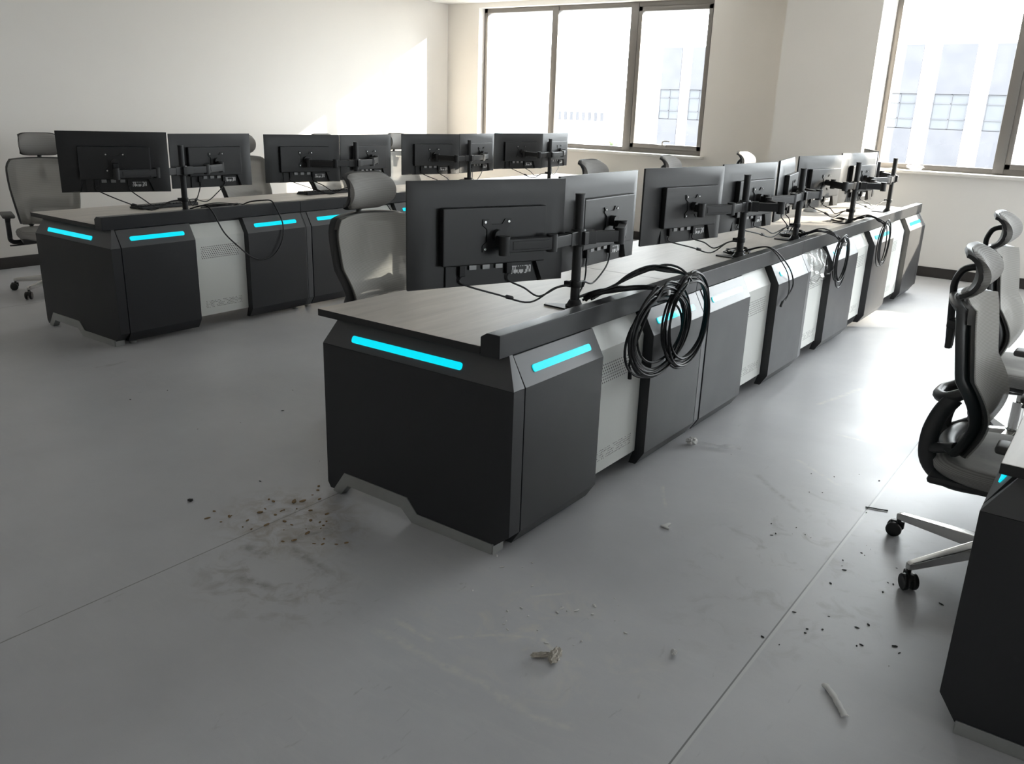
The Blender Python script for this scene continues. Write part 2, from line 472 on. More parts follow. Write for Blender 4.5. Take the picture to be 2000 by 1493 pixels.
ZS, ZT = 1.0, 2.70
W1 = (-5.835, -2.59); W2 = (-.728, 5.62)
W_FILL = (-5.9, .5)                      # unseen window added for fill: right wall, in the wall's own running coordinate (= -y)
def glazed_wall(name, xs, holes, loc=(0, 0, 0), rz=0.):
    """plaster wall 30 cm thick with window openings, room side on y = 0"""
    zs = [0, ZS, ZT, H]
    bm = bmesh.new(); y0, y1 = 0., .30
    cells = {(i, j) for i in range(len(xs) - 1) for j in range(3)} - set(holes)
    vc = {}
    def vert(x, y, z):
        k = (round(x, 4), round(y, 4), round(z, 4))
        if k not in vc: vc[k] = bm.verts.new((x, y, z))
        return vc[k]
    for i, j in cells:
        a, b, c, d = xs[i], xs[i + 1], zs[j], zs[j + 1]
        bm.faces.new([vert(*p) for p in ((a, y0, c), (b, y0, c), (b, y0, d), (a, y0, d))])
        bm.faces.new([vert(*p) for p in ((a, y1, c), (a, y1, d), (b, y1, d), (b, y1, c))])
        for di, dj, q in ((-1, 0, ((a, y0, c), (a, y0, d), (a, y1, d), (a, y1, c))), (1, 0, ((b, y0, c), (b, y1, c), (b, y1, d), (b, y0, d))),
                          (0, -1, ((a, y0, c), (a, y1, c), (b, y1, c), (b, y0, c))), (0, 1, ((a, y0, d), (b, y0, d), (b, y1, d), (a, y1, d)))):
            if (i + di, j + dj) not in cells: bm.faces.new([vert(*p) for p in q])
    bmesh.ops.recalc_face_normals(bm, faces=bm.faces[:])
    mb = MB(); mb.bm.free(); mb.bm = bm
    o = mb.build(name, MT['wall'], smooth=0, loc=loc); o.rotation_euler = (0, 0, rz)
    return struct(o)
glazed_wall('wall_far', [XW, W1[0], W1[1], W2[0], W2[1], XE], [(1, 1), (3, 1)], (0, YW, 0))
glazed_wall('wall_right', [-YW, W_FILL[0], W_FILL[1], -YB], [(1, 1)], (XE, 0, 0), R(-90))
mb = MB(); mb.box(((-1.64 + W2[0]) / 2, (6.79 + YW) / 2 + .01, H / 2), (W2[0] + 1.64, YW - 6.79 + .02, H)); struct(mb.build('wall_column', MT['wall'], smooth=0))

def skirting(name, c, d):
    mb = MB(); mb.box(c, d, .003); return struct(mb.build(name, MT['base']))
skirting('baseboard_left', (XW + .006, (YW + YB) / 2, .05), (.012, YW - YB, .10))
skirting('baseboard_far', ((XW - 1.64) / 2, YW - .006, .05), (-1.64 - XW, .012, .10))
skirting('baseboard_column', ((-1.64 + W2[0]) / 2, 6.784, .05), (W2[0] + 1.64, .012, .10))
skirting('baseboard_right', ((W2[0] + XE) / 2, YW - .006, .05), (XE - W2[0], .012, .10))

def sill(name, x0, x1):
    mb = MB(); mb.box(((x0 + x1) / 2, YW + .045, ZS + .012), (x1 - x0, .29, .03), .004)
    return struct(mb.build(name, MT['sill']))
sill('trim_1', W1[0] + .001, W1[1] + .05); sill('trim_2', W2[0] + .001, W2[1] + .05)

YF = 7.36           # centre plane of the window frames
def window(name, x0, x1, mull, sash=None, loc=(0, 0, 0), rz=0.):
    root = bpy.data.objects.new(name, None); COL.objects.link(root); struct(root)
    root.location = loc; root.rotation_euler = (0, 0, rz)
    z0, z1 = ZS + .025, ZT
    t = .055
    mb = MB()
    mb.box(((x0 + x1) / 2, YF, z0 + t / 2), (x1 - x0, .09, t), .004)
    mb.box(((x0 + x1) / 2, YF, z1 - t / 2), (x1 - x0, .09, t), .004)
    mb.box((x0 + t / 2, YF, (z0 + z1) / 2), (t, .09, z1 - z0), .004)
    mb.box((x1 - t / 2, YF, (z0 + z1) / 2), (t, .09, z1 - z0), .004)
    mb.build('window_frame', MT['frame'], root)
    edges = [x0 + t]
    for a, b in mull:
        mb = MB(); mb.box(((a + b) / 2, YF, (z0 + z1) / 2), (b - a, .11, z1 - z0 - .02), .004); mb.build('mullion', MT['frame'], root)
        edges += [a, b]
    edges.append(x1 - t)
    for k in range(0, len(edges), 2):
        a, b = edges[k], edges[k + 1]
        if sash is not None and k // 2 in sash:
            q = .05; sb = MB(); zz0, zz1 = z0 + t, z1 - t
            sb.box(((a + b) / 2, YF - .015, zz0 + q / 2), (b - a, .07, q), .004); sb.box(((a + b) / 2, YF - .015, zz1 - q / 2), (b - a, .07, q), .004)
            sb.box((a + q / 2, YF - .015, (zz0 + zz1) / 2), (q, .07, zz1 - zz0), .004); sb.box((b - q / 2, YF - .015, (zz0 + zz1) / 2), (q, .07, zz1 - zz0), .004)
            so = sb.build('opening_sash', MT['frame'], root)
            hx = (a + b) / 2 - .02
            hb = MB(); hb.box((hx, YF - .058, zz0 + q / 2 + .005), (.10, .018, .024), .004)
            hb.tube(smooth_path([(hx + .01, YF - .065, zz0 + .035), (hx + .012, YF - .085, zz0 + .06), (hx + .02, YF - .088, zz0 + .085), (hx + .06, YF - .088, zz0 + .092), (hx + .11, YF - .088, zz0 + .088)], 4), .008, 8)
            hb.build('window_handle', MT['frame'], so)
        gb = MB(); gb.box(((a + b) / 2, YF + .01, (z0 + z1) / 2), (b - a, .006, z1 - z0 - 2 * t + .01)); gb.build('pane', MT['glass'], root, smooth=0)
    return root
window('window_1', W1[0], W1[1], [(-4.765, -4.675), (-3.665, -3.565)], sash={2})
window('window_2', W2[0], W2[1], [(.365, .46), (1.50, 1.60), (2.44, 2.61), (3.60, 3.70), (4.62, 4.72)], sash={1})
window('added_fill_window', W_FILL[0], W_FILL[1], [(x, x + .1) for x in (-4.8, -3.7, -2.6, -1.5, -.5)], None, (XE - YW, 0, 0), R(-90))  # unseen, added to bring fill light in from the right

# ------------------------------------------------------------------ world outside
def outside():
    mb = MB(); mb.box((0, 110, -20.1), (420, 180, .2)); tag(mb.build('outside_ground', MT['ground'], smooth=0), kind='structure')
    b = thing('office_building', 'pale office tower with grey vertical window bands, seen through both windows', 'building', (-16, 60, -20))
    mb = MB(); mb.box((0, 7, 13.1), (34, 13.6, 26.2)); mb.build('facade_wall', MT['white_wall'], b, smooth=0)
    xs = []
    x = -6.0 - 1.5
    bands = [(-10.57 + 3.07 * k, 2.0) for k in range(-3, 4)] + [(-29.98 + 2.42 * k, 1.56) for k in range(0, 4)]
    for x0, w in bands:
        if x0 + w > .9: continue
        bb = MB(); cx = x0 + w / 2 + 16
        bb.box((cx, .17, 24.6), (w, .16, 3.0)); o = bb.build('louvre_band', MT['band'], b, smooth=0)
        bb = MB(); bb.box((cx, .17, 13.9), (w, .16, 14.2)); bb.build('spandrel_band', MT['band'], b, smooth=0)
        for zz in (21.0,):
            wb = MB(); wb.box((cx, .19, zz + 1.05), (w, .1, 2.1)); wo = wb.build('ribbon_window', MT['bglass'], b, smooth=0)
            fb = MB()
            for q in (-.5, .02, .5): fb.box((cx + q * w, .12, zz + 1.05), (.06, .06, 2.1))
            for q in (0, .6, 1.55, 2.1): fb.box((cx, .12, zz + q), (w, .06, .06))
            fb.build('glazing_bars', MT['band'], wo, smooth=0)
    # low hall further off with a row of narrow windows
    h = thing('low_hall', 'faint low white hall with a row of narrow windows, beyond the left window', 'building', (-70, 120, -20))
    mb = MB(); mb.box((0, 6, 11.1), (30, 12, 22.2)); mb.build('facade_wall', MT['white_wall'], h, smooth=0)
    for k in range(8):
        wb = MB(); wb.box((-8.2 + k * 1.14, -.02, 20.4), (.55, .1, 1.3)); wb.build('narrow_window', MT['band'], h, smooth=0)
    # added blocker, out of frame, that keeps the sun off the right-hand glazing
    mb = MB(); mb.box((0, 0, 36), (13, 25.4, 72)); tag(mb.build('outside_sun_blocker', MT['band'], None, smooth=0, loc=(44, 22.7, -20)), kind='structure')
    for i, (x, y, s) in enumerate(((-64.5, 100, 3.2), (-57.0, 101, 2.8))):
        t = thing('pale_tree', ['hazy tree in front of the low hall, left of a second tree', 'hazy tree in front of the low hall, nearer the grey-banded tower'][i], 'tree', (x, y, -20))
        cb = MB(); rnd = random.Random(i)
        for k in range(60):
            p = V((rnd.gauss(0, 1), rnd.gauss(0, 1), rnd.gauss(0, 1))).normalized() * s * rnd.uniform(.5, 1)
            r = bmesh.ops.create_icosphere(cb.bm, subdivisions=1, radius=rnd.uniform(.5, 1.) * s * .3)
            bmesh.ops.transform(cb.bm, matrix=Matrix.Translation(p + V((0, 0, 14.5))), verts=r['verts'])
        cb.build('crown', MT['leaf'], t)
        cb = MB(); cb.tube([(0, 0, 0), (.1, 0, 6), (0, .1, 13)], [.35, .28, .15], 10); cb.build('trunk', MT['ground'], t)
outside()

# ------------------------------------------------------------------ consoles
XO, XB, ZB, ZD = .017, .072, .616, .75       # ledge face, door face, bevel line, worktop height
UV_BEV = V((XO - XB, 0, .716 - ZB)).normalized()
NB = V((.716 - ZB, 0, XB - XO)).normalized()

def strip(mb, c, u, v, n, L, W, T):
    """rounded light bar: centre c, long axis u, width axis v, normal n"""
    u, v, n = V(u).normalized(), V(v).normalized(), V(n).normalized()
    pts = []
    r = W * .38
    for sx, sy, a0 in ((1, 1, 0), (-1, 1, 90), (-1, -1, 180), (1, -1, 270)):
        for k in range(5):
            a = R(a0 + k * 22.5)
            pts.append((sx * (L / 2 - r) + r * math.cos(a), sy * (W / 2 - r) + r * math.sin(a)))
    vs = [[mb.bm.verts.new(V(c) + u * a + v * b + n * t) for a, b in pts] for t in (-T, T)]
    fs = [mb.bm.faces.new(vs[0][::-1]), mb.bm.faces.new(vs[1])]
    m = len(pts)
    for i in range(m): fs.append(mb.bm.faces.new((vs[0][i], vs[0][(i + 1) % m], vs[1][(i + 1) % m], vs[1][i])))
    bmesh.ops.recalc_face_normals(mb.bm, faces=fs)

def door(root, y0, y1, mirror=None):
    """dark folded door with a light strip in its bevel; mirror = x plane to reflect about"""
    prof = [(XO, .716), (XB, ZB), (XB, .0885), (.034, .028), (.000, .028), (.018, .0885), (.018, .600), (-.045, .716)]
    sx = (lambda x: x) if mirror is None else (lambda x: mirror - x)
    mb = MB(); mb.prism([(sx(a), b) for a, b in prof], y0 + .0015, y1 - .0015, 'xz', bev=.0016)
    o = mb.build('door', [MT['black'], MT['paler_grey']], root, smooth=25, paint=lambda f: 1 if (f.normal.z > .3 and f.calc_center_median().z > ZB - .004) else 0)  # upward bevel faces get the paler grey
    c = V((XB, 0, ZB)) + UV_BEV * .052 + NB * .0005
    u = (UV_BEV if mirror is None else V((-UV_BEV.x, 0, UV_BEV.z))); n = (NB if mirror is None else V((-NB.x, 0, NB.z)))
    mb = MB(); strip(mb, (sx(c.x), (y0 + y1) / 2 + .005, c.z), (0, 1, 0), u, n, (y1 - y0) * .73, .027, .003)
    mb.build('light_strip', MT['led'], o)
    return o

def vent(root, y0, y1):
    d = .045
    prof = [(XO - d, .716), (XB - d, ZB), (XB - d, .092), (.005, .092), (.005, .60), (-.07, .716)]
    mb = MB(); mb.prism(prof, .0, y1 - y0, 'xz', bev=.0015)
    return mb.build('vent_panel', MT['vent'], root, smooth=25, loc=(0, y0, 0))

def post(root, y0, y1):
    prof = [(XO - .004, .716), (XB - .004, ZB), (XB - .004, .0885), (.030, .028), (-.02, .028), (-.02, .716)]
    mb = MB(); mb.prism(prof, y0 + .002, y1 - .002, 'xz', bev=.0015)
    return mb.build('side_post', MT['paler_grey'], root, smooth=25)

XL = -.848
def end_panel(root, far_y=None, mirror=None, kick_low_at_x=None):
    """folded end cheek, its light strip and the stepped aluminium kick plate; far_y mirrors it to the other end of a row"""
    sy = (lambda y: y) if far_y is None else (lambda y: far_y - y)
    sx = (lambda x: x) if mirror is None else (lambda x: mirror - x)
    F = lambda p: (sx(p[0]), sy(p[1]), p[2])
    y0, y1 = -.026, .036
    xl, xr = -.8365, XB
    pol = [(xl, ZB), (xl, .035), (-.822, .012), (-.800, .012), (-.735, .062), (-.425, .060), (-.372, .030), (.002, .030), (xr, .0885), (xr, ZB)]
    mb = MB(); mb.prism([(sx(p), q) for p, q in pol], min(sy(y0), sy(y1)), max(sy(y0), sy(y1)), 'xz', bev=.0015)
    o = mb.build('end_panel', MT['black'], root, smooth=25)
    up = [(xl, y, ZB + .0005) for y in (y0, y1)] + [(xr, y, ZB + .0005) for y in (y0, y1)] + [(-.785, y, .7215) for y in (.018, y1)] + [(XO, y, .7215) for y in (.018, y1)]
    mb = MB(); mb.hull([F(p) for p in up], bev=.0015)
    bv = mb.build('bevel_panel', MT['paler_grey'], o, smooth=25)
    n = V((0, -(.7215 - ZB), .044)).normalized(); v = V((0, .044, .7215 - ZB)).normalized()
    c = V((-.424, y0, ZB)) + v * .041 + n * .0005
    s = 1 if far_y is None else -1
    mb = MB(); strip(mb, F(c), (1, 0, 0), (0, v.y * s, v.z), (0, n.y * s, n.z), .531, .027, .003)
    mb.build('light_strip', MT['led'], o)
    # kick plate
    pts = [(-.815, .004), (-.737, .099), (-.403, .096), (-.352, .043), (.003, .040), (0, .0), (-.378, .0), (-.432, .045), (-.720, .048), (-.760, .0)]
    pts[0] = (-.805, .006)
    if mirror is not None:
        pts = pts
    mb = MB(); mb.prism([(sx(a), b) for a, b in pts], min(sy(y0 - .004), sy(.010)), max(sy(y0 - .004), sy(.010)), 'xz', bev=.001)
    mb.box((sx(.004), sy(.002), .0205), (.006, .060, .041), .001)
    mb.build('kick_plate', MT['alu'], root, smooth=25)
    return o

def console(name, label, org, y0, y1, units, near=False, far=False, group=None):
    """one section of a console row; units: list of (kind, y0, y1)"""
    root = thing(name, label, 'console', org, 0, group)
    ya = y0 if not near else -.037
    yb = y1 if not far else y1 + .037
    mb = MB()
    mb.box(((XL - .063) / 2, (ya + yb) / 2 + 0, .736), (-.063 - XL - .0005, yb - ya - .002, .028), .003)
    mb.build('worktop', [MT['desk'], MT['edge']], root, smooth=25, paint=lambda f: 0 if f.normal.z > .7 else 1)
    mb = MB(); mb.prism([(-.063, .7195), (-.063, .783), (-.038, .7984), (XO, .7984), (XO, .7195)], ya + .001, yb - .001, 'xz', bev=.0025)
    mb.build('rear_ledge', MT['ledge'], root, smooth=25)
    mb = MB(); ca = y0 + (.040 if near else .001); cb = y1 - (.040 if far else .001)
    mb.box((-.24, (ca + cb) / 2, .40), (.44, cb - ca, .64), .002)
    mb.build('cabinet', MT['dark'], root, smooth=25)
    mb = MB(); mb.box((-.44, (ca + cb) / 2, .685), (.72, cb - ca, .07), .002) ; mb.build('under_frame', MT['dark'], root, smooth=25)
    for k, yy in enumerate((ca + .06, cb - .06)):
        for xx in (-.02, -.42):
            mb = MB(); mb.cyl((xx, yy, 0), (xx, yy, .012), .022, 14); mb.cyl((xx, yy, .01), (xx, yy, .085), .008, 10)
            mb.build('levelling_foot', MT['alu'], root)
    for k, a, b in units:
        {'D': door, 'W': vent, 'P': post}[k](root, a, b)
    if near: end_panel(root)
    if far: end_panel(root, far_y=y1)
    return root

S = [(0., 1.4715, [('D', .0395, .549), ('W', .549, .957), ('D', .957, 1.460), ('P', 1.460, 1.4715)], True, False),
     (1.4715, 2.9665, [('P', 1.4715, 1.521), ('D', 1.521, 2.0325), ('W', 2.0325, 2.445), ('D', 2.445, 2.955)], False, False),
     (2.9665, 5.040, [('P', 2.9665, 3.02), ('W', 3.02, 3.438), ('D', 3.438, 4.03), ('W', 4.03, 4.470), ('D', 4.470, 5.036)], False, False),
     (5.040, 6.157, [('W', 5.045, 5.598), ('D', 5.598, 6.118)], False, True)]
AO = (-3.378, .557, 0)
LB = ['nearest section of the central console row, with black end panel and cyan light strips',
      'second section of the central console row, just beyond the largest hanging cable coil',
      'third section of the central console row, under the two smaller hanging cable coils',
      'far end section of the central console row, beside the window wall']
LA = ['nearest section of the left console row, beside the mesh chair at far left',
      'second section of the left console row, behind the headrest of the large grey chair',
      'third section of the left console row, its dark doors hidden by the central monitors',
      'far end section of the left console row, close to the left window']
for k, (a, b, u, nr, fr) in enumerate(S):
    console('control_console', LB[k], (0, 0, 0), a, b, u, nr, fr, 'control consoles')
for k, (a, b, u, nr, fr) in enumerate(S):
    console('control_console', LA[k], AO, a, b, u, nr, fr, 'control consoles')

def console_right():
    """the row cut off by the right frame edge: plain worktop without rear ledge on this side"""
    root = thing('control_console', 'black console with aluminium plinth cut off by the right edge of the view', 'console', (2.265, 0, 0), 0, 'control consoles')
    ya, yb = -.004, 1.47
    mb = MB(); mb.box((-.40, (ya + yb) / 2, .736), (.83, yb - ya, .028), .003)
    mb.build('worktop', [MT['desk'], MT['edge']], root, smooth=25, paint=lambda f: 0 if f.normal.z > .7 else 1)
    y0, y1 = .005, .050
    xl, xr = -.8365, XB
    low = [(xl, y, z) for y in (y0, y1) for z in (.10, ZB)] + [(-.790, y, .030) for y in (y0, y1)] + [(.034, y, .030) for y in (y0, y1)] + [(xr, y, z) for y in (y0, y1) for z in (.0885, ZB)]
    mb = MB(); mb.hull(low, bev=.002); o = mb.build('end_panel', MT['black'], root, smooth=25)
    up = [(xl, y, ZB + .0005) for y in (y0, y1)] + [(xr, y, ZB + .0005) for y in (y0, y1)] + [(-.767, y, .7215) for y in (.046, y1)] + [(XO, y, .7215) for y in (.046, y1)]
    mb = MB(); mb.hull(up, bev=.0015); mb.build('bevel_panel', MT['paler_grey'], o, smooth=25)
    mb = MB(); mb.prism([(-.787, .0), (-.787, .038), (-.36, .040), (-.30, .096), (.0, .096), (.03, 0), (-.02, 0), (-.03, .045), (-.29, .045), (-.33, 0)], 0.001, .030, 'xz', bev=.001)
    mb.build('kick_plate', MT['alu'], root, smooth=25)
    door(root, .056, .545, mirror=-.7645)
    mb = MB(); mb.box((-.60, .30, .40), (.30, .48, .60), .002); mb.build('pedestal', MT['dark'], root, smooth=25)
    mb = MB(); mb.box((-.18, .76, .40), (.36, 1.40, .64), .002); mb.build('cabinet', MT['dark'], root, smooth=25)
    for yy in (.12, 1.38):
        for xx in (-.30, -.04):
            mb = MB(); mb.cyl((xx, yy, 0), (xx, yy, .09), .018, 14); mb.build('levelling_foot', MT['alu'], root)
    return root
console_right()

# ------------------------------------------------------------------ monitors
MW, MH = .65, .380
def make_monitor():
    """local frame: x along the screen (image left to right seen from behind), -y is the back normal, z up, origin at the centre"""
    root = thing('monitor', 'x', 'monitor', (0, 0, 0))
    w, h = MW / 2, MH / 2
    mb = MB(); mb.box((0, .006, 0), (MW, .012, MH), .003); mb.build('bezel', MT['mon'], root, smooth=25)
    mb = MB(); mb.box((0, .0125, .004), (MW - .016, .002, MH - .03), .0); mb.build('screen', MT['screen'], root, smooth=0)
    # back shell: pillow that rises from the rim, notched at the bottom for the ports
    out = [(-w, h), (w, h), (w, -h), (.215, -h), (.190, -.102), (-.190, -.102), (-.215, -h), (-w, -h)]
    inn = [(-w + .075, h - .055), (w - .075, h - .055), (w - .075, -h + .008), (.222, -h + .008), (.190, -.103), (-.190, -.103), (-.222, -h + .008), (-w + .075, -h + .008)]
    bm = bmesh.new()
    A = [bm.verts.new((x, 0, z)) for x, z in out]; B = [bm.verts.new((x, -.020, z)) for x, z in inn]
    n = len(A)
    for i in range(n): bm.faces.new((A[i], A[(i + 1) % n], B[(i + 1) % n], B[i]))
    bm.faces.new(B[::-1]); bm.faces.new(A)
    bmesh.ops.recalc_face_normals(bm, faces=bm.faces[:])
    mb = MB(); mb.bm.free(); mb.bm = bm; sh = mb.build('back_shell', MT['mon'], root, smooth=25)
    mb = MB(); mb.box((0, -.036, -.003), (.425, .032, .205), .006); mb.build('rear_bulge', MT['mon'], root, smooth=25)
    mb = MB(); mb.box((0, -.004, -.145), (.36, .010, .082), .001); pb = mb.build('port_panel', MT['mon'], root, smooth=25)
    for x in (-.075, -.02, .035):
        mb = MB(); mb.box((x, -.0125, -.118), (.030, .012, .020), .001); mb.build('port', MT['port'], pb, smooth=25)
    for x in (-.12, .075):
        mb = MB(); mb.box((x, -.016, -.125), (.024, .020, .048), .003); mb.build('plug', MT['cable'], pb, smooth=25)
    mb = MB(); mb.box((.0, 0, .0), (.085, .0016, .030)); mb.build('rating_label', MT['label'], pb, smooth=0, loc=(.135, -.0095, -.140))
    return root

MON = {'B1': (-.305, .314, 1.060, 66.8), 'B2': (-.250, 1.006, 1.059, 91.0), 'B3': (-.318, 1.977, 1.045, 77.5), 'B4': (-.275, 2.759, 1.044, 83.7),
       'B5': (-.340, 3.559, 1.043, 101.2), 'B6': (-.400, 4.491, 1.037, 78.3), 'B7': (-.290, 5.110, 1.050, 81.4), 'B8': (-.43, 5.99, 1.05, 114.),
       'A1': (-3.569, .763, 1.098, 61.8), 'A2': (-3.745, 1.580, 1.074, 85.8), 'A3': (-3.809, 2.455, 1.059, 71.8), 'A4': (-3.845, 3.180, 1.054, 92.4),
       'A5': (-3.816, 3.980, 1.057, 72.4), 'A6': (-3.770, 4.607, 1.059, 96.0), 'A7': (-3.827, 5.380, 1.057, 71.2), 'A8': (-3.815, 6.062, 1.056, 96.7)}
ML = {'B1': 'largest nearest black monitor seen from behind on the central row', 'B2': 'second monitor of the central row, right partner of the nearest one, behind the first pole',
      'B3': 'third monitor of the central row, held by the left arm of the second pole', 'B4': 'fourth monitor of the central row, held by the left arm of the third pole',
      'B5': 'narrow steeply turned monitor directly behind the third pole of the central row', 'B6': 'sixth monitor of the central row, held by the left arm of the fourth pole',
      'B7': 'seventh monitor of the central row, sunlit at its right edge below the window', 'B8': 'last monitor of the central row, seen edge-on beside the last pole',
      'A1': 'leftmost monitor of the left row, beside the chair at far left', 'A2': 'second monitor of the left row, right partner of the leftmost monitor',
      'A3': 'third monitor of the left row, above the second keyboard', 'A4': 'fourth monitor of the left row, above the headrest of the large grey chair',
      'A5': 'fifth monitor of the left row, in front of the sun patch near the room corner', 'A6': 'sixth monitor of the left row, behind the third pole',
      'A7': 'seventh monitor of the left row, in front of the left window', 'A8': 'rightmost monitor of the left row, behind the last pole'}
mon0 = make_monitor(); MOBJ = {}
for i, (k, (x, y, z, a)) in enumerate(MON.items()):
    o = mon0 if i == 0 else copy_tree(mon0)
    s = 1. if k[0] == 'B' else .62 / .65
    o.location = (x, y, z); o.rotation_euler = (0, 0, R(a)); o.scale = (s, s, s)
    o['label'] = ML[k]; o['group'] = 'monitors on the console rows'
    MOBJ[k] = (Matrix.Translation((x, y, z)) @ Matrix.Rotation(R(a), 4, 'Z') @ Matrix.Diagonal((s, s, s, 1)))

# ------------------------------------------------------------------ monitor poles with two arms
def bar(mb, p, q, w, h, bev=.003):
    p, q = V(p), V(q); d = q - p; L = d.length
    if L < 1e-5: return
    a = math.atan2(d.y, d.x)
    mb.box((0, 0, 0), (L, w, h), bev, M=Matrix.Translation((p + q) / 2) @ Matrix.Rotation(a, 4, 'Z'))

def arm(root, px, py, zc, key, short=None):
    P = V((px, py, zc))
    if key:
        Mx = MOBJ[key]
        plate = Mx @ V((0, -.0525, 0)); n = (Mx.to_3x3() @ V((0, -1, 0))).normalized()
        head = plate + n * .060; head.z = zc
    else:
        head = P + V(short); n = None
    d = head - P; L = d.length
    L1, L2 = .19, .205
    if L > (L1 + L2) * .985: f = L / (L1 + L2) * 1.02; L1 *= f; L2 *= f
    a = (L1 * L1 - L2 * L2 + L * L) / (2 * L); hh = math.sqrt(max(L1 * L1 - a * a, 0)); u = d / L; perp = V((-u.y, u.x, 0))
    c1, c2 = P + u * a + perp * hh, P + u * a - perp * hh
    E = c1 if c1.x > c2.x else c2
    mb = MB(); e1 = (E - P).normalized()
    bar(mb, P + e1 * .020, P + e1 * .075, .034, .052); bar(mb, P + e1 * .06, E, .030, .044)
    mb.cyl(E + V((0, 0, -.032)), E + V((0, 0, .032)), .021, 16)
    a1 = mb.build('support_arm', MT['steel'], root, smooth=30)
    mb = MB(); bar(mb, E, head, .034, .048); bar(mb, E + (head - E) * .12, E + (head - E) * .88, .038, .030, .002)
    mb.cyl(head + V((0, 0, -.034)), head + V((0, 0, .034)), .020, 16)
    mb.build('fore_arm', MT['steel'], root, smooth=30)
    if key:
        Mp = Matrix.Translation(V((plate.x, plate.y, plate.z))) @ Matrix.Rotation(math.atan2(n.y, n.x) + PI / 2, 4, 'Z')
        mb = MB()                                            # X-shaped plate, local -y is the back normal
        w = .058
        mb.prism([(-w, w), (-w + .024, w), (-.022, .040), (.022, .040), (w - .024, w), (w, w), (w, w - .022), (.040, .022), (.040, -.022), (w, -w + .022), (w, -w), (w - .024, -w), (.022, -.040), (-.022, -.040), (-w + .024, -w), (-w, -w), (-w, -w + .022), (-.040, -.022), (-.040, .022), (-w, w - .022)], -.004, .0, 'xz', bev=.0008)
        bmesh.ops.transform(mb.bm, matrix=Mp, verts=mb.bm.verts[:])
        dz = zc - plate.z
        mb.cyl(plate + n * .002, plate + n * .030, .022, 16)
        bar(mb, plate + n * .022 + V((0, 0, dz * .5)), head + V((0, 0, -dz * .5)), .030, max(.036, abs(dz)), .003)
        po = mb.build('mounting_plate', MT['steel'], root, smooth=30)
        mb = MB()
        for sx in (-1, 1):
            for sz in (-1, 1):
                c = Mp @ V((sx * (w - .010), -.004, sz * (w - .010)))
                mb.cyl(c, c + n * .003, .0045, 10)
        mb.build('plate_screws', MT['screw'], po)

def pole(label, px, py, kl, kr, rel=0., zc=1.03, base=ZD, kl_short=None, kr_short=None, top=1.195):
    root = thing('monitor_pole', label, 'monitor stand', (0, 0, 0), 0, 'monitor poles with arms')
    mb = MB(); mb.cyl((px, py, base + .004), (px, py, top - .004), .0185, 20); mb.cyl((px, py, top - .006), (px, py, top), .0195, 20)
    mb.build('pole', MT['steel'], root, smooth=30)
    mb = MB()
    mb.prism([(px + .045, py - .045), (px + .045, py + .045), (px - .03, py + .042), (px - .125, py - .018), (px - .118, py - .040), (px - .02, py - .05)], base, base + .006, 'xy', bev=.001)
    mb.lathe([(.036, 0), (.036, .008), (.030, .014), (.022, .03)], 20, Matrix.Translation((px, py, base + .005)))
    mb.build('base_plate', MT['steel'], root, smooth=30)
    mb = MB(); mb.lathe([(.027, 0), (.030, .006), (.030, .058), (.027, .064)], 20, Matrix.Translation((px, py, zc - .032)))
    mb.box((px + .030, py, zc), (.022, .030, .05), .003)
    mb.build('clamp_collar', MT['steel'], root, smooth=30)
    mb = MB(); mb.lathe([(.022, 0), (.024, .004), (.024, .022), (.022, .026)], 18, Matrix.Translation((px, py, base + .085)))
    mb.box((px - .02, py - .022, base + .098), (.030, .018, .022), .002)
    mb.build('cable_clip', MT['cable'], root, smooth=30)
    for key, sh in ((kl, kl_short), (kr, kr_short)):
        if key or sh: arm(root, px, py, zc, key, sh)
    return root
PX = -.135
PB = [.655, 2.345, 3.262, 4.500, 5.610]
pole('nearest black monitor pole with two arms on the central row', PX, PB[0], 'B1', 'B2')
pole('second black monitor pole of the central row, above the thin looped cable', PX, PB[1], 'B3', None, kr_short=(.04, .25, 0))
pole('third black monitor pole of the central row, in front of the narrow turned monitor', PX, PB[2], 'B4', 'B5')
pole('fourth black monitor pole of the central row, next to the silver mouse', PX, PB[3], 'B6', None, kr_short=(.06, .24, 0))
pole('last black monitor pole of the central row, against the window sill', PX, PB[4], 'B7', 'B8')
AX = AO[0] + PX
PA = [.557 + v for v in (.63, 2.18, 3.61, 4.95)]
for k, lab in enumerate(['first black monitor pole of the left row, beside the keyboard at left', 'second black monitor pole of the left row, above the large grey chair',
                         'third black monitor pole of the left row, left of the left window', 'last black monitor pole of the left row, under the left window']):
    pole(lab, AX, PA[k], 'A%d' % (2 * k + 1), 'A%d' % (2 * k + 2), zc=1.035)

# ------------------------------------------------------------------ cables
def cord(parent, name, pts, r=.0035, k=6, n=7):
    mb = MB(); mb.tube(smooth_path(pts, k), r, n); return mb.build(name, MT['cable'], parent, smooth=60)

def bead(parent, p, d, L=.035, r=.008):
    d = V(d).normalized(); mb = MB()
    mb.tube([V(p) - d * L / 2, V(p) - d * L * .38, V(p) + d * L * .38, V(p) + d * L / 2], [r * .6, r, r, r * .6], 10)
    return mb.build('ferrite_bead', MT['cable'], parent, smooth=40)

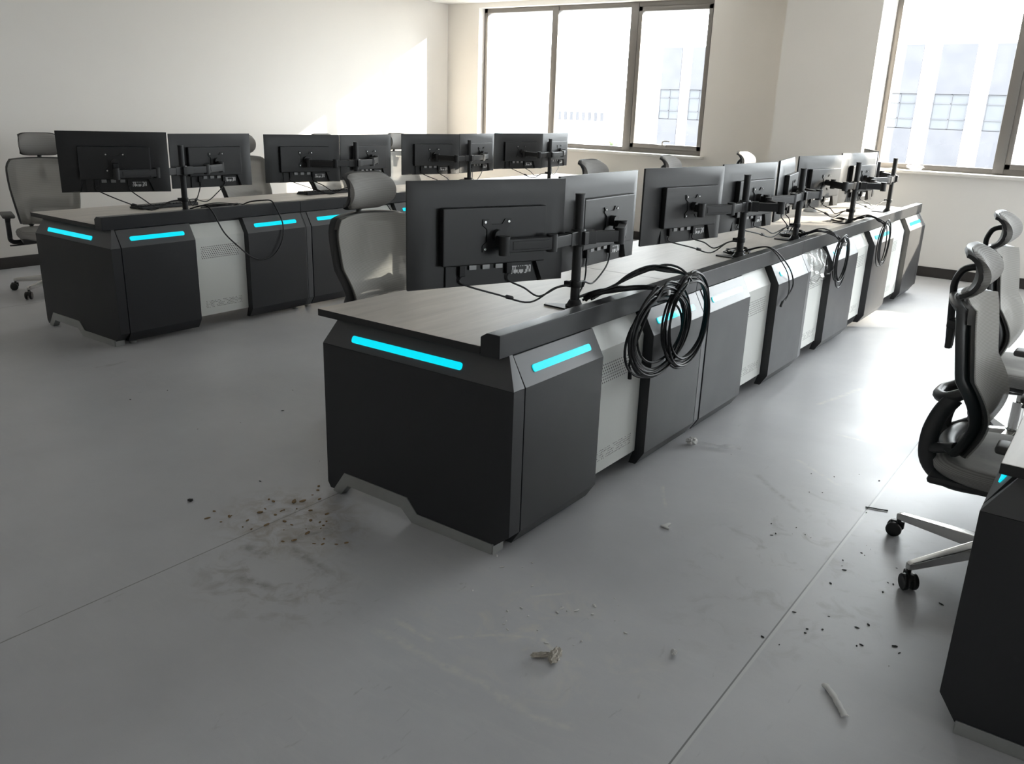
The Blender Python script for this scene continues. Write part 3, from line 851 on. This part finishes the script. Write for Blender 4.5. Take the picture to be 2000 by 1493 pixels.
def monitor_cords(key, pole_xy, label, sag=.10, side=-1):
    Mx = MOBJ[key]; px, py = pole_xy
    clip = V((px - .012, py + side * .024, ZD + .098))
    root = thing('cable_pair', label, 'cable', (0, 0, 0), 0, 'cable pairs from monitors to poles')
    a = Mx @ V((-.12, -.018, -.145)); b = Mx @ V((.075, -.018, -.145))
    out = (Mx.to_3x3() @ V((0, -1, 0))).normalized()
    lo = ZD + .012 + sag * .3
    j = a.lerp(clip, .62); j.z = max(lo, ZD + .03)
    q = b.lerp(clip, .5); q.z = max(lo + .02, ZD + .035)
    m1 = a.lerp(j, .5) + out * .01; m1.z = (a.z * .35 + j.z * .65)
    c1 = cord(root, 'power_cord', [a, a - V((0, 0, .03)), m1, j, j.lerp(clip, .6) + V((0, 0, .012)), clip], .0036)
    bead(c1, m1.lerp(j, .35), j - m1)
    m2 = b.lerp(q, .45) + out * .012; m2.z = b.z * .4 + q.z * .6
    cord(root, 'video_cord', [b, b - V((0, 0, .03)), m2, q, q.lerp(clip, .6) + V((0, 0, .006)), clip + V((.004, 0, -.004))], .0036)
    return root
for k, pi, lab, side in (('B1', 0, 'two cords drooping from the nearest monitor to the first pole', -1), ('B2', 0, 'two cords from the second central monitor to the foot of the first pole', 1),
                         ('B3', 1, 'two cords from the third central monitor to the second pole', -1), ('B4', 2, 'two cords from the fourth central monitor to the third pole', -1),
                         ('B5', 2, 'two cords from the narrow turned monitor to the third pole', 1), ('B6', 3, 'two cords from the sixth central monitor past the silver mouse', -1),
                         ('B7', 4, 'two cords from the sunlit seventh central monitor to the last pole', -1)):
    monitor_cords(k, (PX, PB[pi]), lab, side=side)
for k, pi, lab, side in (('A1', 0, 'two cords drooping from the leftmost monitor over the keyboard', -1), ('A2', 0, 'two cords hanging from the second monitor of the left row', 1),
                         ('A3', 1, 'two cords drooping from the third monitor of the left row', -1), ('A4', 1, 'two cords from the fourth monitor of the left row behind the grey headrest', 1),
                         ('A5', 2, 'two cords drooping from the fifth monitor of the left row', -1), ('A6', 2, 'two cords from the sixth monitor of the left row', 1),
                         ('A7', 3, 'two cords drooping from the seventh monitor of the left row', -1), ('A8', 3, 'two cords from the rightmost monitor of the left row', 1)):
    monitor_cords(k, (AX, PA[pi]), lab, side=side)

def coil(label, c, ry, rz, turns, start, seed, rr=.0052, jit=.035, tail=None, wob=0., lead=4):
    """a hank of cable hanging over the ledge: one continuous tube from its pole, over the ledge, round and round"""
    rnd = random.Random(seed)
    root = thing('cable_coil', label, 'cable', (0, 0, 0), 0, 'hanging cable coils')
    pts = [V(p) for p in start]
    npt = 22
    for t in range(turns):
        oy, oz = rnd.uniform(-jit, jit), rnd.uniform(-jit, jit) * .8
        ky, kz = ry * rnd.uniform(.86, 1.1), rz * rnd.uniform(.86, 1.1)
        dx = rnd.uniform(0, .026)
        for k in range(npt):
            a = PI / 2 - 2 * PI * k / npt
            y = c[1] + oy + ky * math.cos(a); z = c[2] + oz + kz * math.sin(a)
            x = c[0] + dx + wob * math.cos(a)
            pts.append(V((x, y, z)))
    if tail: pts += [V(p) for p in tail]
    mb = MB(); mb.tube(smooth_path(pts, 2), rr, 6); o = mb.build('hank', MT['cable'], root, smooth=60)
    for q in range(lead):
        of = [V((rnd.uniform(-.012, .012), rnd.uniform(-.022, .022), rnd.uniform(-.004, .016))) for _ in start]
        mb = MB(); mb.tube(smooth_path([V(p) + d for p, d in zip(start, of)], 5), rr, 6); mb.build('lead', MT['cable'], root, smooth=60)
    return root, c

# the big double coil on the first section
r1, _ = coil('large black cable coil hanging over the ledge, over the first white vent panel', (.108, .91, .650), .235, .165, 11,
             [(-.115, .68, .782), (-.07, .715, .806), (-.02, .76, .818), (.03, .82, .826), (.075, .88, .828), (.11, .93, .815)], 3, jit=.03, tail=[(.11, .70, .60), (.112, .69, .54), (.112, .695, .515)])
mb = MB(); mb.box((.128, .93, .812), (.024, .018, .022), .004); mb.build('cable_tie', MT['tie'], r1)
mb = MB(); mb.tube([(.112, .695, .53), (.112, .696, .50)], .0085, 10); mb.build('plug', MT['cable'], r1)
r2, _ = coil('second black cable coil beside the largest one, over the cyan strip of the first section', (.122, 1.15, .660), .215, .185, 7,
             [(-.105, .70, .785), (-.08, .82, .81), (-.05, .93, .85), (-.01, 1.02, .872), (.03, 1.08, .872), (.08, 1.14, .86), (.12, 1.19, .83)], 9, jit=.028)
r3, _ = coil('loose cable coil hanging from the third pole over the third section', (.106, 3.46, .635), .14, .145, 5,
             [(-.115, 3.285, .775), (-.07, 3.30, .80), (-.02, 3.32, .816), (.03, 3.36, .81), (.075, 3.41, .785), (.10, 3.45, .75)], 21, rr=.0045, jit=.03, tail=[(.11, 3.33, .60), (.11, 3.20, .58), (.108, 3.16, .66), (.108, 3.18, .70)])
mb = MB(); mb.box((.128, 3.43, .740), (.024, .018, .022), .004); mb.build('cable_tie', MT['tie'], r3)
r4, _ = coil('cable coil hanging from the fourth pole, nearest the window', (.106, 4.50, .625), .14, .155, 6,
             [(-.115, 4.52, .775), (-.07, 4.50, .80), (-.02, 4.49, .816), (.03, 4.49, .812), (.075, 4.49, .795), (.10, 4.50, .77)], 33, rr=.004, jit=.03)
# slack hanks lying on the worktops beside the poles
def hank(label, c, rx, ry, turns, seed, rr=.004, z0=ZD):
    rnd = random.Random(seed); pts = []
    for t in range(turns):
        oy = rnd.uniform(-.02, .02); ox = rnd.uniform(-.02, .02); s = rnd.uniform(.8, 1.05)
        for k in range(16):
            a = 2 * PI * k / 16
            pts.append(V((c[0] + ox + rx * s * math.cos(a), c[1] + oy + ry * s * math.sin(a), z0 + rr + .003 + .004 * t + .004 * math.sin(3 * a + t))))
    mb = MB(); mb.tube(smooth_path(pts, 2), rr, 6)
    return tag(mb.build('cable_hank', MT['cable'], None, smooth=60), label, 'cable', 'slack cable hanks on the worktops')
hank('slack cable hank on the worktop, right of the third central pole', (-.22, 3.48, 0), .07, .14, 5, 5)
hank('slack cable hank on the worktop, right of the second central pole', (-.20, 2.49, 0), .05, .10, 4, 6)
hank('slack cable hank lying right of the first pole of the left row', (AX - .13, 1.56, 0), .08, .17, 6, 8)
hank('slack cable hank by the fourth central pole', (-.24, 4.60, 0), .06, .10, 3, 11)
hank('slack cable hank behind the headrest of the large grey chair, on the left row', (AX - .07, 3.10, 0), .06, .12, 4, 12)

def single(label, pts, r=.0042, k=8, ends=None, name='loose_cable'):
    root = thing(name, label, 'cable', (0, 0, 0)); mb = MB(); mb.tube(smooth_path(pts, k), r, 8); mb.build('sheath', MT['cable'], root, smooth=60)
    for p, d in ends or ():
        mb = MB(); d = V(d).normalized(); mb.tube([V(p), V(p) + d * .035], .007, 10); mb.build('plug', MT['cable'], root)
    return root
x2 = .10
single('thin cable looping from the second central pole over the ledge', [(PX + .02, 2.36, .79), (-.04, 2.40, .815), (.01, 2.43, .812), (.045, 2.50, .765), (.078, 2.59, .68), (.088, 2.64, .60), (.088, 2.60, .55), (.088, 2.50, .515)], ends=[((.088, 2.50, .515), (0, -.6, -.5))])
single('second thin cable beside the loop of the second central pole', [(PX + .02, 2.38, .785), (-.04, 2.42, .812), (.01, 2.42, .810), (.05, 2.46, .76), (.084, 2.53, .67), (.092, 2.565, .59), (.092, 2.56, .54), (.092, 2.53, .52)], r=.0032)
ax = AO[0] + .085
single('long cable sagging from the first left pole in front of the white vent panel', [(AX + .03, 1.20, .79), (AX + .09, 1.24, .812), (AO[0] + .01, 1.25, .815), (AO[0] + .04, 1.275, .77), (ax - .02, 1.33, .64), (ax + .0, 1.42, .54), (ax + .006, 1.53, .45), (ax + .008, 1.63, .43), (ax + .008, 1.72, .46), (ax + .004, 1.79, .55), (ax - .008, 1.81, .66), (AO[0] + .035, 1.79, .77), (AO[0] + .005, 1.775, .815), (AO[0] - .05, 1.74, .815), (AX - .0, 1.70, .80), (AX - .04, 1.66, .775)], r=.0048, ends=[((AX - .04, 1.66, .772), (-.8, -.5, -.1))])
single('thin cable drooping behind the headrest of the large grey chair', [(AX + .03, 2.75, .785), (AX + .1, 2.80, .815), (AO[0] + .02, 2.83, .81), (AO[0] + .06, 2.86, .74), (ax, 2.93, .64), (ax + .004, 3.0, .60)], r=.004)

# ------------------------------------------------------------------ desk items
def keyboard(label, loc, rz):
    root = thing('keyboard', label, 'keyboard', loc, rz, 'keyboards on the left row')
    mb = MB(); mb.prism([(-.07, 0), (.07, 0), (.07, .020), (.05, .022), (-.07, .012)], -.23, .23, 'xz', bev=.003)
    mb.build('keyboard_case', MT['steel'], root, smooth=30)
    for r in range(5):
        mb = MB()
        for k in range(16):
            mb.box((-.055 + r * .026, -.212 + k * .0283, .0165 + r * .0020), (.021, .024, .010), .002)
        tag(mb.build('key_row', MT['cable'], root, smooth=30))
    return root
keyboard('black keyboard at the near end of the left row, under the leftmost monitor', (AO[0] - .60, 1.33, ZD + .001), R(4))
keyboard('black keyboard of the left row, under the third monitor', (AO[0] - .66, 2.86, ZD + .001), R(-2))

def mouse():
    root = thing('computer_mouse', 'silver mouse on the central worktop before the fourth pole', 'mouse', (-.62, 5.08, ZD), R(20))
    mb = MB()
    def f(u, v):
        a = PI * u; x = -.052 + .104 * v; w = .031 * math.sqrt(max(.02, 1 - (abs(2 * v - 1)) ** 3)); h = .036 * math.sin(PI * (.08 + .84 * v)) ** .6
        return (x, w * math.cos(a), .002 + h * math.sin(a) ** .8)
    mb.grid(f, 14, 14, 0); mb.build('shell', MT['silver'], root, smooth=60)
    mb = MB(); mb.tube([(.028, -.003, .031), (.028, .003, .031)], .007, 12); mb.build('scroll_wheel', MT['cable'], root)
mouse()

def crumple(name, label, cat, loc, size, mat, seed, flat=.4, sub=3, group=None):
    rnd = random.Random(seed); bm = bmesh.new()
    bmesh.ops.create_icosphere(bm, subdivisions=sub, radius=1.)
    for v in bm.verts:
        d = rnd.uniform(.62, 1.1); v.co = V((v.co.x * size[0] * d, v.co.y * size[1] * d, max(-.0, v.co.z * size[2] * d * flat + size[2] * flat)))
    mb = MB(); mb.bm.free(); mb.bm = bm
    o = mb.build(name, mat, None, smooth=0, loc=loc); o.rotation_euler = (0, 0, rnd.uniform(0, 6))
    return tag(o, label, cat, group)
crumple('crumpled_film', 'crumpled clear plastic on the right window sill', 'plastic scrap', (-.30, YW + .02, ZS + .028), (.10, .05, .05), MT['film'], 4, .6)
crumple('paper_scrap', 'pale flat scrap on the right window sill, left of the crumpled plastic', 'paper scrap', (-.50, YW + .0, ZS + .028), (.08, .045, .008), MT['paper'], 5, .5)
# wrinkled protective film still on the third section
mb = MB()
def filmf(u, v):
    rnd = math.sin(13 * u + 5 * v) * math.cos(9 * v - 4 * u)
    p = V((XB - .04, 3.03 + .39 * u, ZB - .10 + .10 * min(v / .6, 1)))
    if v > .6: p = V((XB - .04, 3.03 + .39 * u, ZB)) + UV_BEV * ((v - .6) / .4 * .11)
    return p + V((.016 + .012 * rnd, 0, .004 * rnd))
mb.grid(filmf, 24, 20, .0008)
tag(mb.build('protective_film', MT['film'], None, smooth=60), 'wrinkled clear film on the white panel between the two far cable coils', 'plastic film')

# ------------------------------------------------------------------ floor debris
def flat_strip(name, label, pts, w, mat, cat, wav=.3, seed=0, th=.004):
    rnd = random.Random(seed); P = smooth_path(pts, 6); mb = MB()
    n = len(P); W = [w * (1 + wav * rnd.uniform(-1, 1)) for _ in P]
    def f(u, v):
        i = min(int(round(v * (n - 1))), n - 1); t = (P[min(i + 1, n - 1)] - P[max(i - 1, 0)]).normalized(); s = V((-t.y, t.x, 0))
        return P[i] + s * W[i] * (u - .5) + V((0, 0, th + .5 * w * (1 - (2 * u - 1) ** 2) * .4))
    mb.grid(f, 4, n - 1, th * .8); return tag(mb.build(name, mat, None, smooth=50), label, cat)
flat_strip('white_stick', 'white flat stick on the floor at lower right', [(1.155, -.018, 0), (1.185, -.045, 0), (1.215, -.085, 0), (1.240, -.118, 0)], .016, MT['paper'], 'scrap', .25, 1)
flat_strip('plastic_wrap_strip', 'twisted clear plastic strip on the floor beside the central row', [(.105, 1.40, 0), (.16, 1.425, .004), (.22, 1.44, .002), (.27, 1.475, .006), (.31, 1.49, 0)], .028, MT['film'], 'plastic scrap', .5, 2, .006)
crumple('torn_paper', 'torn white paper blob at the end of the clear plastic strip', 'paper scrap', (.10, 1.40, 0), (.030, .026, .025), MT['paper'], 8, .8)
mb = MB(); mb.prism([(-.022, -.014), (.016, -.018), (.002, -.004), (.004, .026), (-.006, .026)], .001, .007, 'xy', bev=.001)
tag(mb.build('white_chip', MT['paper'], None, loc=(.389, .562, 0)), 'arrow-shaped white chip on the floor right of the near end panel', 'chip')
crumple('foam_ball', 'small white ball on the floor in the middle foreground', 'scrap', (.763, -.153, .0), (.010, .010, .010), MT['paper'], 3, 1.)
crumple('plaster_lump', 'beige crumbly plaster lump on the foreground floor', 'rubble', (.505, -.385, 0), (.040, .018, .016), MT['plaster'], 11, .9)
crumple('plaster_lump', 'narrow tail of beige plaster left of the crumbly lump', 'rubble', (.468, -.405, 0), (.034, .010, .010), MT['plaster'], 12, .9)
crumple('dark_chip', 'dark chip with white edge on the floor left of the near end panel', 'chip', (-1.155, -.445, 0), (.012, .009, .008), MT['darkbit'], 13, .8)
single('thin dark wire lying across the floor seam', [(.94, 1.236, .003), (.965, 1.246, .003), (.99, 1.25, .003), (1.02, 1.262, .003)], r=.0025, name='wire_offcut')
def px_scatter(name, label, spots, mat, size, seed):
    """loose grit nobody would count"""
    rnd = random.Random(seed); bm = bmesh.new()
    for (x, y, n, sp) in spots:
        for _ in range(n):
            px, py = rnd.gauss(x, sp), rnd.gauss(y, sp * .6); s = size * rnd.uniform(.4, 1.3)
            r = bmesh.ops.create_icosphere(bm, subdivisions=1, radius=1.)
            bmesh.ops.transform(bm, matrix=Matrix.Translation((px, py, s * .35)) @ Matrix.Rotation(rnd.uniform(0, 6), 4, 'Z') @ Matrix.Diagonal((s * rnd.uniform(.8, 3.), s, s * .5, 1)), verts=r['verts'])
    mb = MB(); mb.bm.free(); mb.bm = bm
    return tag(mb.build(name, mat, None, smooth=0), label, 'grit', kind='stuff')
px_scatter('brown_grit', 'brown crumbs scattered on the floor left of the near end panel', [(-.80, -.27, 16, .10), (-.62, -.33, 14, .09), (-.95, -.42, 8, .08), (-.80, -.13, 6, .06)], MT['brown'], .0055, 1)
px_scatter('white_grit', 'white plaster crumbs scattered on the foreground floor', [(.30, -.26, 14, .09), (.45, -.12, 10, .10), (.15, -.05, 6, .08)], MT['paper'], .0042, 2)
px_scatter('dark_grit', 'dark specks scattered on the aisle floor', [(1.05, .25, 14, .12), (.85, .85, 12, .15), (.75, 1.3, 8, .25), (1.1, .7, 8, .12), (-1.9, .1, 8, .5)], MT['darkbit'], .0030, 3)

# ------------------------------------------------------------------ chairs
def back_pt(u, v, off=0.):
    """mesh back, u -1..1 across, v 0..1 up; +x is forward"""
    hw = .195 + .044 * math.sin(min(v, .8) / .8 * PI / 2) - .016 * max(0, (v - .80) / .2) ** 2
    cr = max(0., (v - .86) / .14); hw -= .018 * cr * cr
    z = .505 + .500 * v - .012 * u * u * (1 if v > .5 else -1) * abs(v - .5) * 2
    x = -.168 + .045 * math.sin(PI * min(v / .55, 1)) * (1 if v < .55 else 0) - .075 * max(0, v - .25) ** 1.25
    x += .055 * u * u
    return V((x - off, hw * u, z))

def make_chair():
    root = thing('mesh_office_chair', 'x', 'chair', (0, 0, 0), 0, 'grey mesh office chairs')
    # star base
    mb = MB(); mb.lathe([(.034, .075), (.040, .085), (.040, .125), (.030, .140)], 20); star = mb.build('star_base', MT['chrome'], root, smooth=30)
    for k in range(5):
        a = 2 * PI * k / 5
        Mz = Matrix.Rotation(a, 4, 'Z')
        mb = MB()
        mb.hull([Mz @ V(p) for p in [(.025, -.022, .135), (.025, .022, .135), (.025, -.024, .085), (.025, .024, .085), (.330, -.013, .095), (.330, .013, .095), (.330, -.013, .068), (.330, .013, .068), (.345, -.010, .090), (.345, .010, .090), (.345, -.010, .068), (.345, .010, .068)]], bev=.004)
        leg = mb.build('base_leg', MT['chrome'], star, smooth=30)
        mb = MB(); c = Mz @ V((.336, 0, 0))
        tw = a + .9 * (k % 2) + .4
        Mc = Matrix.Translation((c.x, c.y, 0)) @ Matrix.Rotation(tw, 4, 'Z')
        mb.cyl(Mc @ V((0, 0, .045)), Mc @ V((0, 0, .075)), .0085, 12)
        mb.box((0, 0, 0), (.05, .016, .030), .004, M=Mc @ Matrix.Translation((.004, 0, .045)))
        for s in (-1, 1):
            Mw = Mc @ Matrix.Translation((.012, s * .0155, .0285)) @ Matrix.Rotation(PI / 2, 4, 'X')
            mb.lathe([(.020, -.010), (.0265, -.008), (.0285, -.004), (.0285, .004), (.0265, .008), (.020, .010)], 22, Mw)
        mb.build('caster', MT['rubber'], star, smooth=30)
    mb = MB(); mb.cyl((0, 0, .135), (0, 0, .27), .027, 18); mb.cyl((0, 0, .26), (0, 0, .385), .015, 16); mb.build('gas_lift', MT['chrome'], root, smooth=30)
    mb = MB(); mb.box((-.01, 0, .395), (.24, .13, .045), .012); mb.tube([(.04, -.05, .395), (.05, -.16, .388), (.05, -.27, .380)], .006, 8); mb.box((.05, -.285, .380), (.02, .05, .010), .004)
    mb.build('tilt_mechanism', MT['cplastic'], root, smooth=30)
    mb = MB(); mb.box((.025, 0, .428), (.47, .47, .028), .012); mb.build('seat_shell', MT['cplastic'], root, smooth=30)
    # seat cushion with a waterfall front
    mb = MB()
    def seat(u, v):
        a = 2 * PI * u; sq = .62
        cx, cy = math.cos(a), math.sin(a)
        ex = math.copysign(abs(cx) ** sq, cx); ey = math.copysign(abs(cy) ** sq, cy)
        prof = [(.0, .487), (.6, .490), (.88, .487), (.97, .476), (1., .462), (.985, .447), (.95, .438), (.5, .434), (.0, .434)]
        t = v * 8; i = min(int(t), 7); f = t - i
        rr = prof[i][0] * (1 - f) + prof[i + 1][0] * f; z = prof[i][1] * (1 - f) + prof[i + 1][1] * f
        x = .03 + .255 * ex * rr; y = .255 * ey * rr
        if z > .45: z -= .022 * max(0, (x - .14) / .14) ** 2; z += .006 * (y / .25) ** 2
        return (x, y, z)
    mb.grid(seat, 40, 24, 0)
    bmesh.ops.remove_doubles(mb.bm, verts=mb.bm.verts[:], dist=.0005)
    mb.build('seat_cushion', MT['cpad'], root, smooth=60)
    # back
    mb = MB(); mb.grid(lambda u, v: back_pt(2 * u - 1, v, -.004), 18, 24, .004); mb.build('back_mesh', MT['cmesh'], root, smooth=60)
    mb = MB(); loop = []
    for k in range(20): loop.append(back_pt(-.955, .02 + .96 * k / 20, .032))
    for k in range(14): loop.append(back_pt(-.955 + 1.91 * k / 14, .98, .032))
    for k in range(20): loop.append(back_pt(.955, .98 - .96 * k / 20, .032))
    for k in range(14): loop.append(back_pt(.955 - 1.91 * k / 14, .02, .032))
    mb.tube(loop, .027, 10, closed=True, flat=.5)
    fr = mb.build('back_frame', MT['cplastic'], root, smooth=60)
    for s in (-1, 1):
        mb = MB(); mb.grid(lambda u, v: back_pt(s * (.80 + .20 * u), v, .012), 3, 20, .012); mb.build('side_band', MT['cgrey'], fr, smooth=60)
    mb = MB(); mb.grid(lambda u, v: back_pt(2 * u - 1, .915 + .085 * v, .012), 16, 3, .012); mb.build('top_band', MT['cgrey'], fr, smooth=60)
    mb = MB()
    for z0 in (.25, .305, .36): mb.grid(lambda u, v: back_pt(-.62 + 1.24 * u, z0 + .034 * v, .022), 14, 2, .010)
    mb.grid(lambda u, v: back_pt(-.70 + .10 * u, .24 + .165 * v, .024), 2, 4, .012); mb.grid(lambda u, v: back_pt(.60 + .10 * u, .24 + .165 * v, .024), 2, 4, .012)
    mb.build('lumbar_support', MT['cgrey'], root, smooth=60)
    # curved back support: two arms that rise from under the seat and a bow joining them
    mb = MB()
    for s in (-1, 1):
        p = smooth_path([(.08, s * .08, .405), (-.06, s * .10, .394), (-.165, s * .12, .402), (-.228, s * .125, .455), (-.240, s * .12, .54), (-.222, s * .11, .62), (-.190, s * .10, .68)], 5)
        mb.tube(p, .0135, 12, flat=2.1)
    p = smooth_path([(-.165, -.10, .70), (-.215, -.090, .672), (-.245, -.045, .664), (-.250, 0, .662), (-.245, .045, .664), (-.215, .090, .672), (-.165, .10, .70)], 5)
    mb.tube(p, .020, 10)
    mb.tube(smooth_path([(-.150, -.17, .535), (-.19, -.14, .515), (-.225, -.12, .500)], 5), .018, 10); mb.tube(smooth_path([(-.150, .17, .535), (-.19, .14, .515), (-.225, .12, .500)], 5), .018, 10)
    mb.build('back_support', MT['cplastic'], root, smooth=60)
    # headrest: convex pad, dark shell behind, bent bar
    mb = MB()
    hz, hx = 1.108, -.262
    def pad(u, v):
        a = R(-72 + 144 * v); y = -.134 + .268 * u; e = 1 - .20 * abs(2 * u - 1) ** 6
        rr = .086
        return (hx + rr * math.cos(a) * 1.0 - .02 * (2 * u - 1) ** 2 * -1.2, y * (1 - .06 * abs(2 * v - 1) ** 3), hz + rr * math.sin(a) * e)
    mb.grid(pad, 20, 18, .022); hp = mb.build('headrest_pad', MT['cmesh'] if False else MT['cpad'], root, smooth=60)
    mb = MB()
    def shell(u, v):
        a = R(-80 + 160 * v); y = -.137 + .274 * u; e = 1 - .18 * abs(2 * u - 1) ** 6; rr = .066
        return (hx - .002 + rr * math.cos(a) + .024 * (2 * u - 1) ** 2, y, hz + (rr + .022) * math.sin(a) * e)
    mb.grid(shell, 20, 18, .014); mb.build('headrest_shell', MT['cplastic'], hp, smooth=60)
    mb = MB()
    p = smooth_path([(-.252, 0, .845), (-.260, 0, .93), (-.268, 0, 1.02), (-.270, 0, 1.065), (-.255, 0, 1.105), (-.230, 0, 1.120), (-.205, 0, 1.122)], 5)
    mb.tube(p, .0115, 10, flat=1.4)
    mb.box((-.252, 0, .895), (.020, .050, .10), .005); mb.box((-.243, 0, .93), (.05, .06, .03), .006)
    mb.build('headrest_bar', MT['cplastic'], root, smooth=50)
    # armrests
    for s in (-1, 1):
        mb = MB()
        p = smooth_path([(.04, s * .20, .405), (.05, s * .275, .405), (.06, s * .300, .425), (.065, s * .302, .46)], 4)
        mb.tube(p, .017, 10); mb.box((.065, s * .302, .51), (.060, .032, .14), .008)
        mb.hull([(x, s * .302 + d, z) for x, d, z in ((.02, -.02, .602), (.02, .02, .602), (.14, -.02, .602), (.14, .02, .602), (.04, -.015, .56), (.04, .015, .56), (.095, -.015, .56), (.095, .015, .56))], bev=.004)
        ar = mb.build('armrest', MT['cplastic'], root, smooth=40)
        mb = MB(); mb.box((.095, s * .300, .614), (.25, .085, .026), .011, seg=3); mb.build('arm_pad', MT['cgrey'], ar, smooth=50)
    return root

CH = [(-5.19, 1.12, -20, -66, 'grey mesh chair at far left, facing the near end of the left row'),
      (-4.75, 2.70, -5, 0, 'mesh chair mostly hidden behind the second monitor of the left row'),
      (-4.75, 3.70, 3, 20, 'mesh chair showing only its lower back below the third monitor of the left row'),
      (-4.75, 4.74, 0, 10, 'mesh chair seen in the gap between the fourth and fifth monitors of the left row'),
      (-1.11, .70, 0, -87, 'large grey mesh chair behind the nearest monitor of the central row'),
      (-1.11, 2.70, 0, 15, 'chair whose headrest peeks up left of the third central monitor'),
      (-1.11, 3.83, 5, 0, 'chair whose headrest peeks over the third and fourth central monitors'),
      (-1.11, 5.30, 0, 30, 'chair with sunlit pale headrest above the fourth central monitor'),
      (1.415, .957, 0, 161, 'nearest grey mesh chair at right, turned toward the cut-off console'),
      (1.320, 2.27, -2, 185, 'second chair at right, partly behind the nearest right-hand chair')]
ch0 = make_chair()
for i, (x, y, rz, br, lab) in enumerate(CH):
    o = ch0 if i == 0 else copy_tree(ch0)
    o.location = (x, y, 0); o.rotation_euler = (0, 0, R(rz)); o['label'] = lab
    for c in o.children:
        if c.name.startswith('star_base'): c.rotation_euler = (0, 0, R(br - rz))
        elif i >= 8 and not c.name.startswith('gas_lift'):       # these two stand lower, headrests pushed down
            c.location.z -= .045 + (.025 if c.name.startswith('headrest') else 0)

# ------------------------------------------------------------------ light
w = bpy.data.worlds.new('hazy_sky'); scene.world = w; w.use_nodes = True
bg = w.node_tree.nodes['Background']; bg.inputs[0].default_value = (.93, .965, 1., 1); bg.inputs[1].default_value = 10.0
sun = bpy.data.lights.new('sun', 'SUN'); sun.energy = 17.; sun.angle = R(.9); sun.color = (1., .90, .76)
so = bpy.data.objects.new('sun', sun); COL.objects.link(so)
sd = V((-1., -.82, -.44)).normalized()
so.rotation_euler = sd.to_track_quat('-Z', 'Y').to_euler(); so.location = (30, 30, 20)
for nm, (a, b) in (('window_portal', W1), ('window_portal', W2)):
    L = bpy.data.lights.new(nm, 'AREA'); L.shape = 'RECTANGLE'; L.size = b - a; L.size_y = ZT - ZS
    L.cycles.is_portal = True
    o = bpy.data.objects.new(nm, L); COL.objects.link(o); o.location = ((a + b) / 2, YW + .29, (ZS + ZT) / 2); o.rotation_euler = (R(-90), 0, 0)
L = bpy.data.lights.new('window_portal', 'AREA'); L.shape = 'RECTANGLE'; L.size = W_FILL[1] - W_FILL[0]; L.size_y = ZT - ZS; L.cycles.is_portal = True
o = bpy.data.objects.new('window_portal', L); COL.objects.link(o); o.location = (XE + .29, -(W_FILL[0] + W_FILL[1]) / 2, (ZS + ZT) / 2); o.rotation_euler = (R(-90), 0, R(-90))

# ------------------------------------------------------------------ camera
cam = bpy.data.cameras.new('camera'); cam.sensor_fit = 'HORIZONTAL'; cam.sensor_width = 36.; cam.lens = 1661.54 / 2000 * 36.
cam.clip_start = .05; cam.clip_end = 500
co = bpy.data.objects.new('camera', cam); COL.objects.link(co)
yaw, pitch, roll = .6220150, .3130406, .0333012
f = V((-math.sin(yaw) * math.cos(pitch), math.cos(yaw) * math.cos(pitch), -math.sin(pitch)))
r = V((math.cos(yaw), math.sin(yaw), 0)); u = r.cross(f)
r2 = r * math.cos(roll) + u * math.sin(roll); u2 = -r * math.sin(roll) + u * math.cos(roll)
Mc = Matrix((r2, u2, -f)).transposed().to_4x4(); Mc.translation = V((1.5911359, -2.1575303, 1.5005333))
co.matrix_world = Mc
scene.camera = co

scene.view_settings.view_transform = 'Standard'
scene.view_settings.look = 'None'
scene.view_settings.exposure = .63
scene.view_settings.gamma = 1.
cy = scene.cycles
cy.max_bounces = 7; cy.diffuse_bounces = 5; cy.glossy_bounces = 4; cy.transmission_bounces = 6; cy.transparent_max_bounces = 24
cy.caustics_reflective = False; cy.caustics_refractive = False
cy.sample_clamp_indirect = 8.
cy.use_denoising = True
cy.use_adaptive_sampling = True; cy.adaptive_threshold = .02
